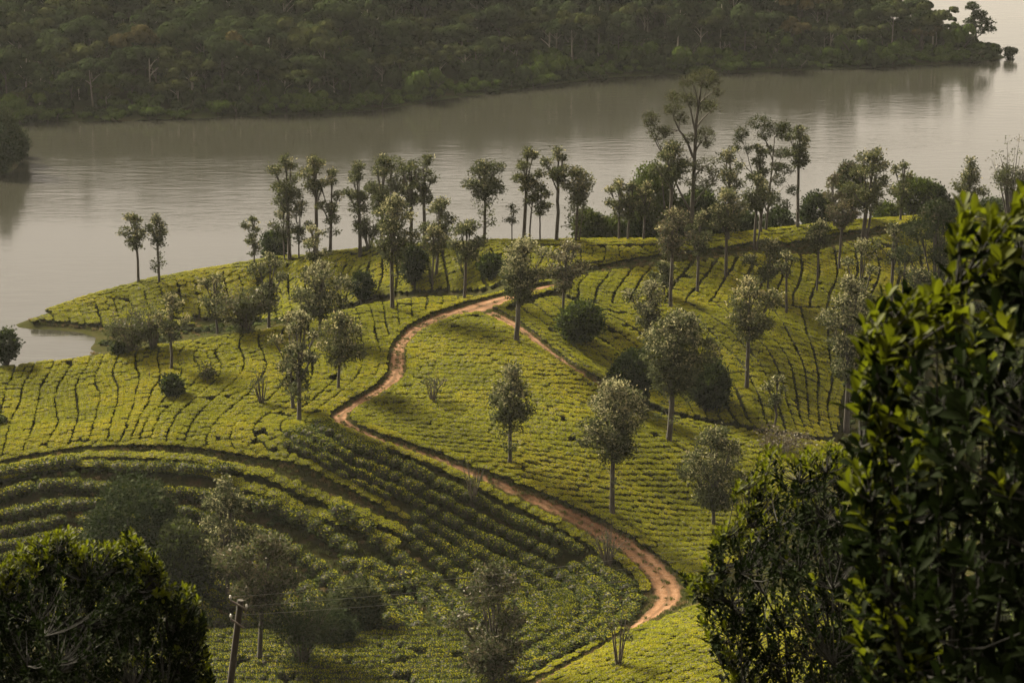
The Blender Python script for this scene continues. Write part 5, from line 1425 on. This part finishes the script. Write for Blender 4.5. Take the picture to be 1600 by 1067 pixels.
def leafy_shrub(name, label, dist, poly, tufts, leaf_len, seed, depth, foot_px, per=8, gap=.0, stemr=.012, inner=.5, edge_bias=.45):
    """shrub whose leafy shoots fill an outline seen at DIST metres and go DEPTH metres back and forth"""
    rng = np.random.default_rng(9000 + seed)
    fp = near_point(foot_px, 1060, dist); zf = float(ground(fp[0], dist))
    base = np.array([fp[0], dist, zf]); root = empty(name, tuple(base)); tag(root, label, 'shrub', 'dark leafy shrubs close to the viewer')
    P = np.array(poly, float); lo, hi = P.min(0), P.max(0)
    pts = []
    while len(pts) < tufts:
        q = rng.uniform(lo, hi, (tufts * 3, 2)); q = q[in_poly(q[:, 0], q[:, 1], P)]
        pts += list(q)
    pts = np.array(pts[:tufts])
    # near the outline shoots are young; sunlit rim, dark inside painted as leaf colour
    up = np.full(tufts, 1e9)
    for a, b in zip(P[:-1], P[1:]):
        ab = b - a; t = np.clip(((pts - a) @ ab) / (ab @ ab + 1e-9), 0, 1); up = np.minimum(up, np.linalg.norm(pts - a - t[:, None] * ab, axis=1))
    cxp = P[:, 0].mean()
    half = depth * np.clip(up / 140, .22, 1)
    D = dist + rng.uniform(-1, 1, tufts) * half
    mpx = dist / F_PX
    tip = np.stack([near_point(a, b, d_) for (a, b), d_ in zip(pts, D)])
    g = Geo()
    gv = {0: [], 1: []}; alll = []
    # leaders rise from the foot; each shoot branches from the nearest leader
    nl = max(9, min(45, tufts // 22))
    lead = tip[np.argsort(up)[:tufts][rng.permutation(tufts)[:nl]]]
    lead_lines = []
    for e in lead:
        m1 = base + (e - base) * [.35, .35, .45] + rng.normal(size=3) * .03 * dist * .3
        l = resample(smooth_line(np.array([base + rng.normal(size=3) * [.06, .06, 0], m1, m1 * .45 + e * .55 + rng.normal(size=3) * .008 * dist, e]), 2), max(.08, dist * .008))
        lead_lines.append(l); tube(g, l - base, np.linspace(stemr * 2.6, stemr * .45, len(l)), 6)
    LP = np.concatenate(lead_lines)
    for k in range(tufts):
        e = tip[k]
        dz = e[2] - LP[:, 2]; dh = np.linalg.norm(LP[:, :2] - e[:2], axis=1)
        c = np.where((dz > .25 * dh) & (dz > 0), np.hypot(dh, dz), 1e9); j = int(np.argmin(c))
        a = LP[j] if c[j] < 1e8 else e - [0, 0, .4]
        L = np.linalg.norm(e - a)
        a2 = e + (a - e) * min(1, 34 * leaf_len / 3 / max(L, .01)) if L > 34 * leaf_len / 3 else a
        l = np.array([a, a * .5 + e * .5 + [0, 0, -.10 * L], e])
        tube(g, smooth_line(l, 1) - base, np.linspace(stemr * .7, stemr * .3, len(smooth_line(l, 1))), 4)
        ax = unit(unit(e - l[1]) + np.array([0, 0, .8]) + .25 * rng.normal(size=3))
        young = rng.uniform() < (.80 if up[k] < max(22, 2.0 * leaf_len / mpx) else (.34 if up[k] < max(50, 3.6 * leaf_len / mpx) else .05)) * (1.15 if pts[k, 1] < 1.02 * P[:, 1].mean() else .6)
        s1 = unit(np.cross(ax, [.3, .9, .1])); s2 = np.cross(ax, s1)
        ph = rng.uniform(0, 6.28); nlv = per + rng.integers(-1, 3)
        for q in range(nlv):
            lvl = q / nlv
            an = ph + q * 2.4; out = s1 * math.cos(an) + s2 * math.sin(an)
            tilt = rng.uniform(.25, .6) + .75 * lvl
            d_ = unit(ax * math.cos(tilt) + out * math.sin(tilt) + .12 * rng.normal(size=3))
            nrm = unit(np.cross(np.cross(d_, ax + 1e-3), d_))
            x_ = np.cross(d_, nrm)
            org = e - ax * leaf_len * (1.1 * lvl ** 1.2) * 1.6 + out * stemr * .3
            sc_ = leaf_len * rng.uniform(.7, 1.2) * (.8 + .35 * lvl)
            alll.append((org, x_, d_, nrm, sc_, int(rng.integers(0, 4)), 'fg_young_lit' if (young and lvl < .75) else 'fg_leaf'))
    g.build('stems', [M['fg_stem']], root, smooth=True)
    order = sorted(range(len(alll)), key=lambda i: -alll[i][4] / (np.linalg.norm(alll[i][0] - CAM)))
    # leaves inside the frame that show largest are parts of their own
    cen = np.array([a[0] for a in alll]); cx_, cy_ = project(cen)
    okf = (cx_ > -5) & (cx_ < 1605) & (cy_ > 0) & (cy_ < 1067)
    front = np.array([(a[0] - CAM)[1] for a in alll])
    order = [i for i in np.argsort(front) if okf[i]][:300]
    chosen = set(order)
    for i in order:
        org, x_, d_, nrm, sc_, li, mm = alll[i]
        o = link(bpy.data.objects.new('leaf', LEAF_ME[li, mm]), root)
        m_ = Matrix(((x_[0], d_[0], nrm[0], 0), (x_[1], d_[1], nrm[1], 0), (x_[2], d_[2], nrm[2], 0), (0, 0, 0, 1)))
        o.matrix_local = Matrix.Translation(Vector(org - base)) @ m_ @ Matrix.Scale(sc_, 4)
    gl = Geo()
    for i, (org, x_, d_, nrm, sc_, li, mm) in enumerate(alll):
        if i in chosen: continue
        v, f = LV[li]
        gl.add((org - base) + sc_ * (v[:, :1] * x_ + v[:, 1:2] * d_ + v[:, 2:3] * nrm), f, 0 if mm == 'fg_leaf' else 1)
    fo = gl.build('foliage', [M['fg_leaf'], M['fg_young_lit']], root, smooth=True); fo['kind'] = 'stuff'
    return root

leafy_shrub('foreground_shrub', 'tall dark shrub with large blurred upright leaves filling the right edge', 10.0,
  [(1345,1130),(1338,980),(1322,880),(1330,790),(1318,720),(1345,650),(1335,590),(1352,520),(1350,470),(1385,450),(1440,470),(1480,430),(1490,380),(1500,315),(1530,320),(1560,345),(1600,300),(1660,280),(1760,340),(1760,1130)], 820, .092, 1, .95, 1560, per=8, stemr=.007)
leafy_shrub('foreground_shrub', 'dark small leaved shrub between the track bend and the tall right shrub', 27.0,
  [(1110,1130),(1150,1060),(1100,990),(1075,940),(1062,895),(1095,905),(1110,840),(1150,800),(1145,755),(1180,740),(1190,700),(1215,688),(1240,715),(1270,700),(1300,684),(1340,720),(1420,740),(1480,800),(1480,1130)], 1750, .085, 2, 1.9, 1330, per=9, stemr=.010)
leafy_shrub('foreground_shrub', 'dark domed bush with glossy leaves filling the lower left corner', 34.0,
  [(-60,1130),(-60,900),(0,885),(30,850),(70,835),(105,822),(130,845),(170,848),(205,828),(225,850),(250,870),(262,905),(300,915),(318,945),(322,1000),(335,1040),(335,1130)], 2300, .10, 3, 2.2, 130, per=9, stemr=.012)
# ---------------------------------------------------------------- the damp air over the lake
g = Geo()
x0, x1, y0, y1, z0, z1 = -1560, 1560, -560, 2060, -12, 112
v = [(x, y, z) for z in (z0, z1) for y in (y0, y1) for x in (x0, x1)]
g.add(v, [[0, 2, 3, 1], [4, 5, 7, 6], [0, 1, 5, 4], [2, 6, 7, 3], [0, 4, 6, 2], [1, 3, 7, 5]])
hm = bpy.data.materials.new('damp_air'); hm.use_nodes = True
hm.node_tree.nodes.clear()
ho = hm.node_tree.nodes.new('ShaderNodeOutputMaterial'); hv = hm.node_tree.nodes.new('ShaderNodeVolumePrincipled')
hv.inputs['Color'].default_value = (.90, .92, .96, 1); hv.inputs['Density'].default_value = 0.000027; hv.inputs['Anisotropy'].default_value = .2
hm.node_tree.links.new(hv.outputs[0], ho.inputs['Volume'])
tag(g.build('haze', [hm]), kind='stuff')
